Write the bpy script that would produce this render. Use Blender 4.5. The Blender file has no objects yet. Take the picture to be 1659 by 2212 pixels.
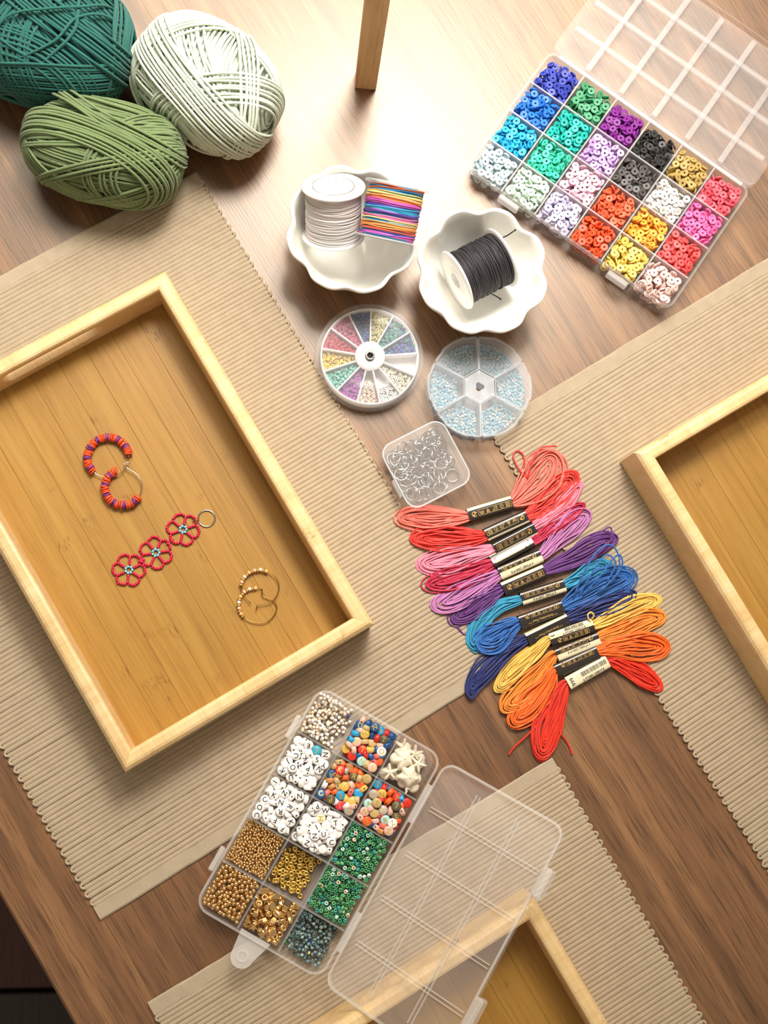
import bpy, math, random
import numpy as np
from mathutils import Matrix, Vector, Quaternion

random.seed(7); rng = np.random.default_rng(7)
PI = math.pi
scene = bpy.context.scene
COL = scene.collection

# ------------------------------------------------------------------ camera
CAM_H, AX, AY, FPX = 0.95, 0.09067, 0.13771, 2800.0
fw = np.array([AX, AY, -1.0]); fw /= np.linalg.norm(fw)
rt = np.cross(fw, [0, 1, 0]); rt /= np.linalg.norm(rt)
up = np.cross(rt, fw)
cam_data = bpy.data.cameras.new('camera')
cam_data.sensor_fit = 'VERTICAL'; cam_data.sensor_height = 17.3; cam_data.sensor_width = 13.0
cam_data.lens = 17.3 * FPX / 2212.0
cam_data.clip_start = 0.02; cam_data.clip_end = 20
cam = bpy.data.objects.new('camera', cam_data); COL.objects.link(cam)
cam.matrix_world = Matrix([[rt[0], up[0], -fw[0], 0], [rt[1], up[1], -fw[1], 0], [rt[2], up[2], -fw[2], CAM_H], [0, 0, 0, 1]])
cam_data.dof.use_dof = True; cam_data.dof.focus_distance = 0.945; cam_data.dof.aperture_fstop = 5.6
scene.camera = cam

def at(px, py, z=0.0):
    """point of the place at height z that the photograph shows at (px, py)"""
    d = fw + (px - 829.5) / FPX * rt - (py - 1106) / FPX * up
    t = (z - CAM_H) / d[2]
    return Vector((d[0] * t, d[1] * t, z))

# ------------------------------------------------------------------ light
world = bpy.data.worlds.new('world'); scene.world = world; world.use_nodes = True
bg = world.node_tree.nodes['Background']; bg.inputs[0].default_value = (1.0, 0.86, 0.70, 1); bg.inputs[1].default_value = 0.40

def area(name, loc, target, sx, sy, power, color):
    l = bpy.data.lights.new(name, 'AREA'); l.shape = 'RECTANGLE'; l.size = sx; l.size_y = sy
    l.energy = power; l.color = color
    o = bpy.data.objects.new(name, l); COL.objects.link(o)
    o.location = loc
    o.rotation_euler = (Vector(target) - Vector(loc)).to_track_quat('-Z', 'Y').to_euler()
    return o
area('window_light', (0.12, 1.10, 1.25), (0.03, 0.25, 0.0), 1.25, 0.95, 33.0, (1.0, 0.93, 0.82))
spot = bpy.data.lights.new('pool_spot', 'SPOT'); spot.energy = 66.0; spot.color = (1.0, 0.97, 0.93)  # spot for the bright pool on the table; its source is unseen
spot.spot_size = math.radians(62); spot.spot_blend = 1.0; spot.shadow_soft_size = 0.17
spot_o = bpy.data.objects.new('pool_spot', spot); COL.objects.link(spot_o)
spot_o.location = (0.17, 0.80, 1.05)
spot_o.rotation_euler = (Vector((0.03, 0.37, 0.0)) - spot_o.location).to_track_quat('-Z', 'Y').to_euler()

scene.view_settings.view_transform = 'Standard'; scene.view_settings.look = 'None'
scene.view_settings.gamma = 1.0; scene.view_settings.use_curve_mapping = False
scene.view_settings.exposure = -0.20

# ------------------------------------------------------------------ helpers
def lin(c):
    """sRGB 0-255 to linear"""
    out = []
    for v in c[:3]:
        v = v / 255.0
        out.append(v / 12.92 if v <= 0.04045 else ((v + 0.055) / 1.055) ** 2.4)
    return tuple(out) + (1.0,)

MATS = {}
def new_mat(name):
    m = bpy.data.materials.new(name); m.use_nodes = True
    nt = m.node_tree; b = nt.nodes['Principled BSDF']
    MATS[name] = m
    return m, nt, b

def setin(b, **k):
    for n, v in k.items():
        b.inputs[n.replace('_', ' ')].default_value = v

def pmat(name, rgb, rough=0.45, metal=0.0, bump=None, coat=0.0, vary=0.0, sheen=0.0, spec=0.5):
    """principled material; colour gently varied by noise, optional noise bump (scale, strength)"""
    if name in MATS: return MATS[name]
    m, nt, b = new_mat(name)
    setin(b, Roughness=rough, Metallic=metal)
    b.inputs['Coat Weight'].default_value = coat
    b.inputs['Sheen Weight'].default_value = sheen
    b.inputs['Specular IOR Level'].default_value = spec
    tc = nt.nodes.new('ShaderNodeTexCoord')
    nz = nt.nodes.new('ShaderNodeTexNoise'); nz.inputs['Scale'].default_value = 90
    nt.links.new(tc.outputs['Object'], nz.inputs['Vector'])
    mx = nt.nodes.new('ShaderNodeMix'); mx.data_type = 'RGBA'
    c = lin(rgb)
    mx.inputs['A'].default_value = tuple(v * (1 - vary) for v in c[:3]) + (1,)
    mx.inputs['B'].default_value = tuple(min(1, v * (1 + vary)) for v in c[:3]) + (1,)
    nt.links.new(nz.outputs['Fac'], mx.inputs['Factor'])
    nt.links.new(mx.outputs['Result'], b.inputs['Base Color'])
    if bump:
        n2 = nt.nodes.new('ShaderNodeTexNoise'); n2.inputs['Scale'].default_value = bump[0]
        nt.links.new(tc.outputs['Object'], n2.inputs['Vector'])
        bp = nt.nodes.new('ShaderNodeBump'); bp.inputs['Strength'].default_value = bump[1]; bp.inputs['Distance'].default_value = 0.001
        nt.links.new(n2.outputs['Fac'], bp.inputs['Height']); nt.links.new(bp.outputs['Normal'], b.inputs['Normal'])
    return m

def obj_color_mat(name, rough=0.4, coat=0.0, trans=0.0):
    """colour taken from the object's own colour"""
    m, nt, b = new_mat(name)
    oi = nt.nodes.new('ShaderNodeObjectInfo')
    nt.links.new(oi.outputs['Color'], b.inputs['Base Color'])
    setin(b, Roughness=rough); b.inputs['Coat Weight'].default_value = coat
    b.inputs['Transmission Weight'].default_value = trans
    return m

def attr_mat(name, rough=0.4, coat=0.0, trans=0.0, metal=0.0):
    """colour taken from the mesh's colour attribute (one colour per bead or per turn of cord)"""
    m, nt, b = new_mat(name)
    a = nt.nodes.new('ShaderNodeAttribute'); a.attribute_name = 'Col'
    nt.links.new(a.outputs['Color'], b.inputs['Base Color'])
    setin(b, Roughness=rough, Metallic=metal); b.inputs['Coat Weight'].default_value = coat
    b.inputs['Transmission Weight'].default_value = trans
    return m

def plastic(name, rgb, milk, rough=0.25):
    """thin see-through plastic: a clear share and a milky share"""
    m, nt, b = new_mat(name)
    setin(b, Roughness=rough); b.inputs['Base Color'].default_value = lin(rgb)
    tr = nt.nodes.new('ShaderNodeBsdfTransparent')
    mx = nt.nodes.new('ShaderNodeMixShader'); mx.inputs[0].default_value = milk
    nt.links.new(tr.outputs[0], mx.inputs[1]); nt.links.new(b.outputs[0], mx.inputs[2])
    nt.links.new(mx.outputs[0], nt.nodes['Material Output'].inputs['Surface'])
    return m

class MB:
    """collects vertices and faces for ONE mesh object"""
    def __init__(self): self.v = []; self.f = {}; self.n = 0; self.c = []; self.mi = {}
    def add(self, verts, faces, color=None, mi=0):
        verts = np.asarray(verts, dtype=np.float64).reshape(-1, 3)
        for fc in faces:
            fc = np.asarray(fc, dtype=np.int64)
            if fc.size == 0: continue
            if fc.ndim == 1: fc = fc[None]
            self.f.setdefault((fc.shape[1], mi), []).append(fc + self.n)
        self.v.append(verts); self.n += len(verts)
        self.c.append(np.tile(np.array((color or (1, 1, 1, 1)), dtype=np.float32), (len(verts), 1)))
        return self
    def mesh(self, name, mats=(), smooth=True, color=False):
        me = bpy.data.meshes.new(name)
        V = np.concatenate(self.v)
        me.vertices.add(len(V)); me.vertices.foreach_set('co', V.ravel())
        loops = []; starts = []; mids = []; s = 0
        for (k, mi), lst in self.f.items():
            F = np.concatenate(lst)
            loops.append(F.ravel()); starts.append(np.arange(len(F)) * k + s); mids.append(np.full(len(F), mi)); s += F.size
        loops = np.concatenate(loops); starts = np.concatenate(starts); mids = np.concatenate(mids)
        me.loops.add(len(loops)); me.loops.foreach_set('vertex_index', loops.astype(np.int32))
        me.polygons.add(len(starts)); me.polygons.foreach_set('loop_start', starts.astype(np.int32))
        me.polygons.foreach_set('material_index', mids.astype(np.int32))
        me.polygons.foreach_set('use_smooth', np.full(len(starts), smooth))
        me.update(calc_edges=True)
        if color:
            a = me.color_attributes.new('Col', 'FLOAT_COLOR', 'POINT')
            a.data.foreach_set('color', np.concatenate(self.c).ravel())
        for m in (mats if isinstance(mats, (list, tuple)) else [mats]): me.materials.append(m)
        me.validate()
        return me
    def build(self, name, mats, parent=None, smooth=True, color=False, loc=(0, 0, 0), rot=None):
        return link(name, self.mesh(name, mats, smooth, color), parent, loc, rot)

def link(name, data, parent=None, loc=(0, 0, 0), rot=None):
    o = bpy.data.objects.new(name, data); COL.objects.link(o)
    o.location = loc
    if rot is not None: o.rotation_euler = rot
    if parent is not None: o.parent = parent
    return o

def tag(o, label, cat, group=None, kind=None):
    o['label'] = label; o['category'] = cat
    if group: o['group'] = group
    if kind: o['kind'] = kind
    return o

def thing(name, label, cat, loc=(0, 0, 0), rotz=0.0, group=None):
    o = bpy.data.objects.new(name, None); COL.objects.link(o); o.empty_display_size = 0.01
    o.location = loc; o.rotation_euler = (0, 0, rotz)
    return tag(o, label, cat, group)

# ---- shapes: each returns (verts, [face arrays])
def g_grid(nu, nv, cu=False, cv=False):
    I = np.arange(nu * nv).reshape(nu, nv)
    a = I if cu else I[:-1]; b = np.roll(I, -1, 0) if cu else I[1:]
    if cv:
        return np.stack([a, b, np.roll(b, -1, 1), np.roll(a, -1, 1)], -1).reshape(-1, 4)
    return np.stack([a[:, :-1], b[:, :-1], b[:, 1:], a[:, 1:]], -1).reshape(-1, 4)

def g_box(x0, x1, y0, y1, z0, z1):
    v = np.array([(x, y, z) for z in (z0, z1) for x, y in ((x0, y0), (x1, y0), (x1, y1), (x0, y1))])
    return v, [np.array([(3, 2, 1, 0), (4, 5, 6, 7), (0, 1, 5, 4), (1, 2, 6, 5), (2, 3, 7, 6), (3, 0, 4, 7)])]

def g_bbox(x0, x1, y0, y1, z0, z1, b):
    """box with bevelled top and vertical edges"""
    def ring(x0, x1, y0, y1, z, c):
        return [(x0 + c, y0, z), (x1 - c, y0, z), (x1, y0 + c, z), (x1, y1 - c, z), (x1 - c, y1, z), (x0 + c, y1, z), (x0, y1 - c, z), (x0, y0 + c, z)]
    r = ring(x0, x1, y0, y1, z0, b) + ring(x0, x1, y0, y1, z1 - b, b) + ring(x0 + b, x1 - b, y0 + b, y1 - b, z1, b * 0.6)
    f = [g_grid(3, 8, False, True)[:, ::-1], np.arange(8)[::-1], np.arange(16, 24)]
    return np.array(r), f

def g_lathe(prof, seg, closed=False, mod=None, phase=0.0):
    prof = np.asarray(prof, float)
    th = np.linspace(0, 2 * PI, seg, endpoint=False) + phase
    R = np.repeat(prof[:, 0][None], seg, 0)
    if mod is not None: R = R * mod(th)[:, None]
    v = np.stack([R * np.cos(th)[:, None], R * np.sin(th)[:, None], np.repeat(prof[:, 1][None], seg, 0)], -1)
    return v.reshape(-1, 3), [g_grid(seg, len(prof), True, closed)]

def g_tube(pts, r, sides=6, closed=False, ref=(0, 0, 1), caps=True):
    P = np.asarray(pts, float); n = len(P)
    if closed: T = np.roll(P, -1, 0) - np.roll(P, 1, 0)
    else:
        T = np.gradient(P, axis=0)
    T /= np.linalg.norm(T, axis=1)[:, None] + 1e-12
    ref = np.asarray(ref, float)
    if ref.ndim == 1: ref = np.tile(ref, (n, 1))
    A = np.cross(T, ref); L = np.linalg.norm(A, axis=1)
    bad = L < 1e-3
    if bad.any(): A[bad] = np.cross(T[bad], [0.31, 0.7, 0.2]); L = np.linalg.norm(A, axis=1)
    A /= L[:, None]; B = np.cross(A, T)
    a = np.linspace(0, 2 * PI, sides, endpoint=False)
    r = np.broadcast_to(np.asarray(r, float), (n,))
    v = P[:, None] + r[:, None, None] * (np.cos(a)[None, :, None] * A[:, None] + np.sin(a)[None, :, None] * B[:, None])
    f = [g_grid(n, sides, closed, True)]
    if caps and not closed:
        f += [np.arange(sides)[None], (np.arange(sides)[::-1] + (n - 1) * sides)[None]]
    return v.reshape(-1, 3), f

def g_sphere(r, nu=8, nv=5, squash=1.0):
    th = np.linspace(0, 2 * PI, nu, endpoint=False); ph = np.linspace(0.12, PI - 0.12, nv)
    v = np.stack([np.outer(np.sin(ph), np.cos(th)), np.outer(np.sin(ph), np.sin(th)), np.outer(np.cos(ph), np.ones(nu)) * squash], -1).reshape(-1, 3) * r
    return v, [g_grid(nv, nu, False, True)[:, ::-1] if False else g_grid(nv, nu, False, True), np.arange(nu)[None], (np.arange(nu)[::-1] + (nv - 1) * nu)[None]]

def g_prism(outline, z0, z1, bevel=0.0):
    o = np.asarray(outline, float); n = len(o)
    rings = [np.c_[o, np.full(n, z0)], np.c_[o, np.full(n, z1 - bevel)]]
    if bevel:
        c = o.mean(0); d = o - c; L = np.linalg.norm(d, axis=1)[:, None]
        rings.append(np.c_[c + d * (1 - bevel / L), np.full(n, z1)])
    v = np.concatenate(rings); k = len(rings)
    return v, [g_grid(k, n, False, True), np.arange(n)[::-1][None], (np.arange(n) + (k - 1) * n)[None]]

def rrect(w, h, r, seg=6):
    p = []
    for cx, cy, a0 in ((w / 2 - r, h / 2 - r, 0), (-w / 2 + r, h / 2 - r, 90), (-w / 2 + r, -h / 2 + r, 180), (w / 2 - r, -h / 2 + r, 270)):
        for k in range(seg + 1):
            a = math.radians(a0 + 90 * k / seg); p.append((cx + r * math.cos(a), cy + r * math.sin(a)))
    return np.array(p)

def g_shell(outline, z0, z1, t, floor_t, lip=0.0, lip_h=0.0):
    """open tub following an outline: outer wall, rim, inner wall, floor"""
    o = np.asarray(outline, float); n = len(o); c = o.mean(0)
    def inset(k):
        nx = np.roll(o, -1, 0) - np.roll(o, 1, 0); nx /= np.linalg.norm(nx, axis=1)[:, None]
        return o - np.c_[nx[:, 1], -nx[:, 0]] * k
    rings = [(0, z0)]
    if lip: rings += [(0, z1 - lip_h), (-lip, z1 - lip_h), (-lip, z1)]
    else: rings += [(0, z1)]
    rings += [(t, z1), (t, z0 + floor_t)]
    v = np.concatenate([np.c_[inset(k), np.full(n, z)] for k, z in rings]); k = len(rings)
    return v, [g_grid(k, n, False, True), np.arange(n)[::-1][None], (np.arange(n) + (k - 1) * n)[None]]

def g_strip(pts, w, z=0.0, closed=False):
    """flat printed line of width w"""
    P = np.asarray(pts, float)
    T = (np.roll(P, -1, 0) - np.roll(P, 1, 0)) if closed else np.gradient(P, axis=0)
    T /= np.linalg.norm(T, axis=1)[:, None] + 1e-12
    N = np.c_[-T[:, 1], T[:, 0]] * w / 2
    n = len(P)
    v = np.empty((n, 2, 3)); v[:, 0, :2] = P - N; v[:, 1, :2] = P + N; v[..., 2] = z
    return v.reshape(-1, 3), [g_grid(n, 2, closed, False)]

def xf(g, M=None, loc=(0, 0, 0)):
    v, f = g
    v = np.asarray(v)
    if M is not None: v = v @ np.asarray(M).T
    return v + np.asarray(loc, float), f

def rotm(axis, ang):
    return np.array(Matrix.Rotation(ang, 3, axis))

def track(axis):
    """rotation taking +Z to the given direction"""
    return Vector(axis).to_track_quat('Z', 'Y')

def catmull(pts, n):
    P = np.asarray(pts, float); k = len(P)
    Q = np.vstack([2 * P[0] - P[1], P, 2 * P[-1] - P[-2]])
    out = []
    for t in np.linspace(0, k - 1 - 1e-9, n):
        i = int(t); u = t - i
        a, b, c, d = Q[i], Q[i + 1], Q[i + 2], Q[i + 3]
        out.append(0.5 * ((2 * b) + (c - a) * u + (2 * a - 5 * b + 4 * c - d) * u * u + (3 * b - a - 3 * c + d) * u ** 3))
    return np.array(out)

TEXTS = {}
def text_mesh(s, size, mat):
    key = (s, round(size, 6), mat.name)
    if key in TEXTS: return TEXTS[key]
    cu = bpy.data.curves.new('lettering', 'FONT'); cu.body = s; cu.size = size; cu.align_x = 'CENTER'; cu.align_y = 'CENTER'
    cu.offset = size * 0.012; cu.resolution_u = 3
    o = bpy.data.objects.new('lettering', cu); COL.objects.link(o)
    bpy.context.view_layer.update()
    me = bpy.data.meshes.new_from_object(o.evaluated_get(bpy.context.evaluated_depsgraph_get()))
    bpy.data.objects.remove(o); bpy.data.curves.remove(cu)
    me.materials.clear(); me.materials.append(mat)
    TEXTS[key] = me
    return me

# ------------------------------------------------------------------ surface materials
def wood_mat(name, dark, mid, light, gx, gy, pore, rough, along='Y', vary_obj=0.0, pore_amt=0.5, wave=0.0, spec=0.5):
    """grain drawn out along the object's own axis"""
    m, nt, b = new_mat(name); N = nt.nodes; Lk = nt.links
    tc = N.new('ShaderNodeTexCoord')
    oi = N.new('ShaderNodeObjectInfo')
    add = N.new('ShaderNodeVectorMath'); add.operation = 'MULTIPLY_ADD'
    Lk.new(tc.outputs['Object'], add.inputs[0]); add.inputs[1].default_value = (1, 1, 1)
    cmb = N.new('ShaderNodeCombineXYZ')
    sc3 = N.new('ShaderNodeMath'); sc3.operation = 'MULTIPLY'; sc3.inputs[1].default_value = 3.7 if vary_obj else 0.0
    Lk.new(oi.outputs['Random'], sc3.inputs[0])
    for k in (0, 1, 2): Lk.new(sc3.outputs[0], cmb.inputs[k])
    Lk.new(cmb.outputs[0], add.inputs[2])
    def mapped(sx, sy, sz):
        mp = N.new('ShaderNodeMapping')
        mp.inputs['Scale'].default_value = (sx, sy, sz) if along == 'Y' else ((sy, sx, sz) if along == 'X' else (sx, sz, sy))
        Lk.new(add.outputs[0], mp.inputs[0]); return mp
    n1 = N.new('ShaderNodeTexNoise'); n1.inputs['Scale'].default_value = 1; n1.inputs['Detail'].default_value = 8; n1.inputs['Roughness'].default_value = 0.62; n1.inputs['Distortion'].default_value = 0.7
    Lk.new(mapped(gx, gy, gx).outputs[0], n1.inputs['Vector'])
    r1 = N.new('ShaderNodeValToRGB')
    e = r1.color_ramp.elements; e[0].position = 0.30; e[0].color = lin(dark); e[1].position = 0.72; e[1].color = lin(light)
    k = r1.color_ramp.elements.new(0.5); k.color = lin(mid)
    Lk.new(n1.outputs['Fac'], r1.inputs[0])
    col = r1.outputs[0]
    if wave:
        wv = N.new('ShaderNodeTexNoise'); wv.inputs['Scale'].default_value = 1; wv.inputs['Detail'].default_value = 2; wv.inputs['Distortion'].default_value = 2.2
        Lk.new(mapped(wave, wave * 0.09, wave).outputs[0], wv.inputs['Vector'])
        fr = N.new('ShaderNodeMath'); fr.operation = 'MULTIPLY'; fr.inputs[1].default_value = 6.0; Lk.new(wv.outputs['Fac'], fr.inputs[0])
        sn = N.new('ShaderNodeMath'); sn.operation = 'FRACT'; Lk.new(fr.outputs[0], sn.inputs[0])
        rp = N.new('ShaderNodeValToRGB'); ee = rp.color_ramp.elements
        ee[0].position = 0.0; ee[0].color = (0.45, 0.42, 0.40, 1); ee[1].position = 0.35; ee[1].color = (1, 1, 1, 1)
        q = ee.new(0.9); q.color = (1.06, 1.04, 1.0, 1); q2 = ee.new(1.0); q2.color = (0.62, 0.58, 0.56, 1)
        Lk.new(sn.outputs[0], rp.inputs[0])
        mm = N.new('ShaderNodeMix'); mm.data_type = 'RGBA'; mm.blend_type = 'MULTIPLY'; mm.inputs['Factor'].default_value = 0.62
        Lk.new(col, mm.inputs['A']); Lk.new(rp.outputs[0], mm.inputs['B']); col = mm.outputs['Result']
    n2 = N.new('ShaderNodeTexNoise'); n2.inputs['Scale'].default_value = 1; n2.inputs['Detail'].default_value = 3
    Lk.new(mapped(pore, pore * 0.035, pore).outputs[0], n2.inputs['Vector'])
    r2 = N.new('ShaderNodeValToRGB'); e = r2.color_ramp.elements
    e[0].position = 0.34; e[0].color = (1 - pore_amt,) * 3 + (1,); e[1].position = 0.50; e[1].color = (1, 1, 1, 1)
    Lk.new(n2.outputs['Fac'], r2.inputs[0])
    mx = N.new('ShaderNodeMix'); mx.data_type = 'RGBA'; mx.blend_type = 'MULTIPLY'; mx.inputs['Factor'].default_value = 1
    Lk.new(col, mx.inputs['A']); Lk.new(r2.outputs[0], mx.inputs['B']); col = mx.outputs['Result']
    if vary_obj:
        hv = N.new('ShaderNodeHueSaturation')
        mr = N.new('ShaderNodeMapRange'); mr.inputs['To Min'].default_value = 1 - vary_obj; mr.inputs['To Max'].default_value = 1 + vary_obj
        Lk.new(oi.outputs['Random'], mr.inputs['Value']); Lk.new(mr.outputs[0], hv.inputs['Value'])
        Lk.new(col, hv.inputs['Color']); col = hv.outputs[0]
    if 'bamboo' in name:   # growth nodes of the cane: patches of short darker dashes
        pm_ = N.new('ShaderNodeTexNoise'); pm_.inputs['Scale'].default_value = 1; pm_.inputs['Detail'].default_value = 1
        Lk.new(mapped(30, 38, 30).outputs[0], pm_.inputs['Vector'])
        ds_ = N.new('ShaderNodeTexNoise'); ds_.inputs['Scale'].default_value = 1; ds_.inputs['Detail'].default_value = 1
        Lk.new(mapped(1100, 160, 1100).outputs[0], ds_.inputs['Vector'])
        a1 = N.new('ShaderNodeMapRange'); a1.inputs['From Min'].default_value = 0.66; a1.inputs['From Max'].default_value = 0.74; Lk.new(pm_.outputs['Fac'], a1.inputs['Value'])
        a2 = N.new('ShaderNodeMapRange'); a2.inputs['From Min'].default_value = 0.50; a2.inputs['From Max'].default_value = 0.62; Lk.new(ds_.outputs['Fac'], a2.inputs['Value'])
        mu = N.new('ShaderNodeMath'); mu.operation = 'MULTIPLY'; Lk.new(a1.outputs[0], mu.inputs[0]); Lk.new(a2.outputs[0], mu.inputs[1])
        md = N.new('ShaderNodeMix'); md.data_type = 'RGBA'; md.blend_type = 'MULTIPLY'; md.inputs['B'].default_value = (0.62, 0.52, 0.42, 1)
        Lk.new(mu.outputs[0], md.inputs['Factor']); Lk.new(col, md.inputs['A']); col = md.outputs['Result']
    Lk.new(col, b.inputs['Base Color'])
    setin(b, Roughness=rough); b.inputs['Specular IOR Level'].default_value = spec
    b.inputs['Specular Tint'].default_value = (1.0, 0.92, 0.80, 1)
    bp = N.new('ShaderNodeBump'); bp.inputs['Strength'].default_value = 0.18; bp.inputs['Distance'].default_value = 0.0004
    Lk.new(n2.outputs['Fac'], bp.inputs['Height']); Lk.new(bp.outputs['Normal'], b.inputs['Normal'])
    return m

def cloth_mat(name, rgb, scale_x, scale_y, strength):
    """woven cloth: fine crossing threads as relief"""
    m, nt, b = new_mat(name); N = nt.nodes; Lk = nt.links
    tc = N.new('ShaderNodeTexCoord')
    hs = []
    for ax, s in (('X', scale_x), ('Y', scale_y)):
        if not s: continue
        w = N.new('ShaderNodeTexWave'); w.bands_direction = ax; w.inputs['Scale'].default_value = s; w.inputs['Distortion'].default_value = 0.6
        w.inputs['Detail'].default_value = 0
        Lk.new(tc.outputs['Object'], w.inputs['Vector']); hs.append(w.outputs['Fac'])
    h = hs[0]
    if len(hs) > 1:
        ad = N.new('ShaderNodeMath'); ad.operation = 'MULTIPLY'; Lk.new(hs[0], ad.inputs[0]); Lk.new(hs[1], ad.inputs[1]); h = ad.outputs[0]
    nz = N.new('ShaderNodeTexNoise'); nz.inputs['Scale'].default_value = 120; nz.inputs['Detail'].default_value = 3
    Lk.new(tc.outputs['Object'], nz.inputs['Vector'])
    c = lin(rgb)
    mx = N.new('ShaderNodeMix'); mx.data_type = 'RGBA'
    mx.inputs['A'].default_value = tuple(v * 0.86 for v in c[:3]) + (1,); mx.inputs['B'].default_value = tuple(min(1, v * 1.12) for v in c[:3]) + (1,)
    Lk.new(nz.outputs['Fac'], mx.inputs['Factor']); Lk.new(mx.outputs['Result'], b.inputs['Base Color'])
    bp = N.new('ShaderNodeBump'); bp.inputs['Strength'].default_value = strength; bp.inputs['Distance'].default_value = 0.0006
    Lk.new(h, bp.inputs['Height']); Lk.new(bp.outputs['Normal'], b.inputs['Normal'])
    setin(b, Roughness=0.9); b.inputs['Specular IOR Level'].default_value = 0.15
    return m

M_TABLE = wood_mat('walnut', (94, 61, 39), (125, 86, 55), (156, 114, 75), 60, 1.5, 800, 0.36, wave=5.0, pore_amt=0.5, spec=1.0)
M_FLOOR = wood_mat('dark_floor', (56, 28, 24), (66, 34, 29), (76, 42, 36), 10, 1, 300, 0.5)
M_FLOOR2 = wood_mat('grey_floor', (34, 28, 27), (44, 37, 36), (52, 44, 42), 10, 1, 300, 0.5)
M_BAM = wood_mat('bamboo_panel', (150, 108, 42), (164, 121, 51), (174, 133, 62), 90, 2.5, 700, 0.42, vary_obj=0.025, pore_amt=0.14)
M_RAIL = wood_mat('bamboo_rail', (218, 180, 124), (228, 194, 140), (236, 206, 156), 60, 2.5, 500, 0.38, vary_obj=0.05, pore_amt=0.10)
M_RIB = cloth_mat('ribbed_cotton', (198, 178, 150), 300, 0, 0.8)
M_HEM = cloth_mat('hem_cotton', (190, 172, 146), 330, 330, 0.7)
M_POST = wood_mat('pine_post', (206, 164, 112), (222, 182, 132), (232, 196, 150), 60, 4, 500, 0.6, along='Z', pore_amt=0.2)

# ------------------------------------------------------------------ setting: floor and table
fl = MB().add(*g_box(-3, 3, -3, 3, -0.80, -0.745)).build('floor', M_FLOOR, smooth=False); fl['kind'] = 'structure'
joint_y = at(60, 2146, -0.72).y
for k in range(9):
    y1 = joint_y + (k - 4) * 0.30
    mb = MB().add(*g_bbox(-2.6, 2.6, y1 - 0.30 + 0.006, y1, -0.745, -0.72, 0.002))
    mb.build('floor_board', M_FLOOR2 if k == 4 else M_FLOOR, fl, smooth=False)

TAB = math.radians(31.5)
tab = thing('table', 'walnut-veneer table top with straight grain under all the craft supplies', 'table', (0, 0, -0.72), TAB)
MB().add(*g_bbox(-0.2295, 0.86, -0.95, 1.05, 0.695, 0.72, 0.002)).build('tabletop', M_TABLE, tab, smooth=False)
for lx in (-0.14, 0.78):
    for ly in (-0.86, 0.96):
        MB().add(*g_bbox(lx - 0.03, lx + 0.03, ly - 0.03, ly + 0.03, 0.0, 0.6955, 0.004)).build('table_leg', M_TABLE, tab, smooth=False)

# ------------------------------------------------------------------ placemats
def placemat(c, deg, label):
    W, L, hem = 0.3326, 0.4408, 0.0100
    t = thing('placemat', label, 'placemat', (c[0], c[1], 0.0002), math.radians(deg), 'ribbed placemats')
    n = 126; pitch = (L - 2 * hem) / n
    mb = MB(); a = np.linspace(0, 2 * PI, 10, endpoint=False)
    xs = np.concatenate([[-1.0, -0.9985, -0.994, -0.986], np.linspace(-0.96, 0.96, 26), [0.986, 0.994, 0.9985, 1.0]])
    prof = np.concatenate([[0.05, 0.55, 0.85, 1.0], np.ones(26), [1.0, 0.85, 0.55, 0.05]])
    for i in range(n):
        y0 = -L / 2 + hem + (i + 0.5) * pitch
        e = 0.0003 * rng.normal(size=2)
        x = np.where(xs < 0, xs * (W / 2 + e[0]), xs * (W / 2 + e[1]))
        wob = np.interp(x, np.linspace(-0.18, 0.18, 14), rng.normal(size=14) * 0.00022)
        P = np.zeros((len(x), 10, 3))
        P[:, :, 0] = x[:, None]
        P[:, :, 1] = y0 + wob[:, None] + np.cos(a)[None] * prof[:, None] * pitch * 0.54
        P[:, :, 2] = 0.0011 + np.sin(a)[None] * prof[:, None] * 0.00095
        mb.add(P.reshape(-1, 3), [g_grid(len(x), 10, False, True), np.arange(10)[None], (np.arange(10)[::-1] + (len(x) - 1) * 10)[None]])
        sgn = 1 if i % 2 else -1
        th = np.linspace(-PI / 2, PI / 2, 9); j = rng.normal() * 0.0003
        mb.add(*g_tube(np.c_[sgn * (W / 2 - 0.0012 + j + np.cos(th) * 0.0017), y0 + pitch / 2 + np.sin(th) * pitch * 0.5, np.full(9, 0.0011)], 0.00105, 6))
    mb.add(*g_box(-W / 2 + 0.0012, W / 2 - 0.0012, -L / 2 + hem * 0.5, L / 2 - hem * 0.5, 0.0002, 0.0014))
    mb.build('ribbed_cloth', M_RIB, t)
    for s in (-1, 1):
        hb = MB()
        yy = np.array([L / 2 - hem - 0.0004, L / 2 - hem, L / 2 - 0.0012, L / 2, L / 2 - 0.0006, L / 2 - hem]) * s
        zz = np.array([0.0010, 0.0019, 0.0019, 0.0011, 0.0, 0.0])
        x = np.linspace(-W / 2, W / 2, 30)
        P = np.zeros((30, 6, 3)); P[:, :, 0] = x[:, None]; P[:, :, 1] = yy[None] + (rng.normal(size=30) * 0.0002)[:, None]; P[:, :, 2] = zz[None]
        ff = g_grid(30, 6, False, True)
        hb.add(P.reshape(-1, 3), [ff if s < 0 else ff[:, ::-1], np.arange(6)[None], (np.arange(6)[::-1] + 29 * 6)[None]])
        hb.build('hem', M_HEM, t, smooth=False)
    return t

placemat((-0.0849, 0.1153), 31.35, 'beige ribbed placemat under the bamboo tray that holds the earrings')
placemat((0.4222, 0.0968), 32.05, 'beige ribbed placemat under the empty bamboo tray beside the embroidery floss')
placemat((0.1752, -0.3230), 29.91, 'beige ribbed placemat under the bamboo tray below the open see-through lid')

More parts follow.
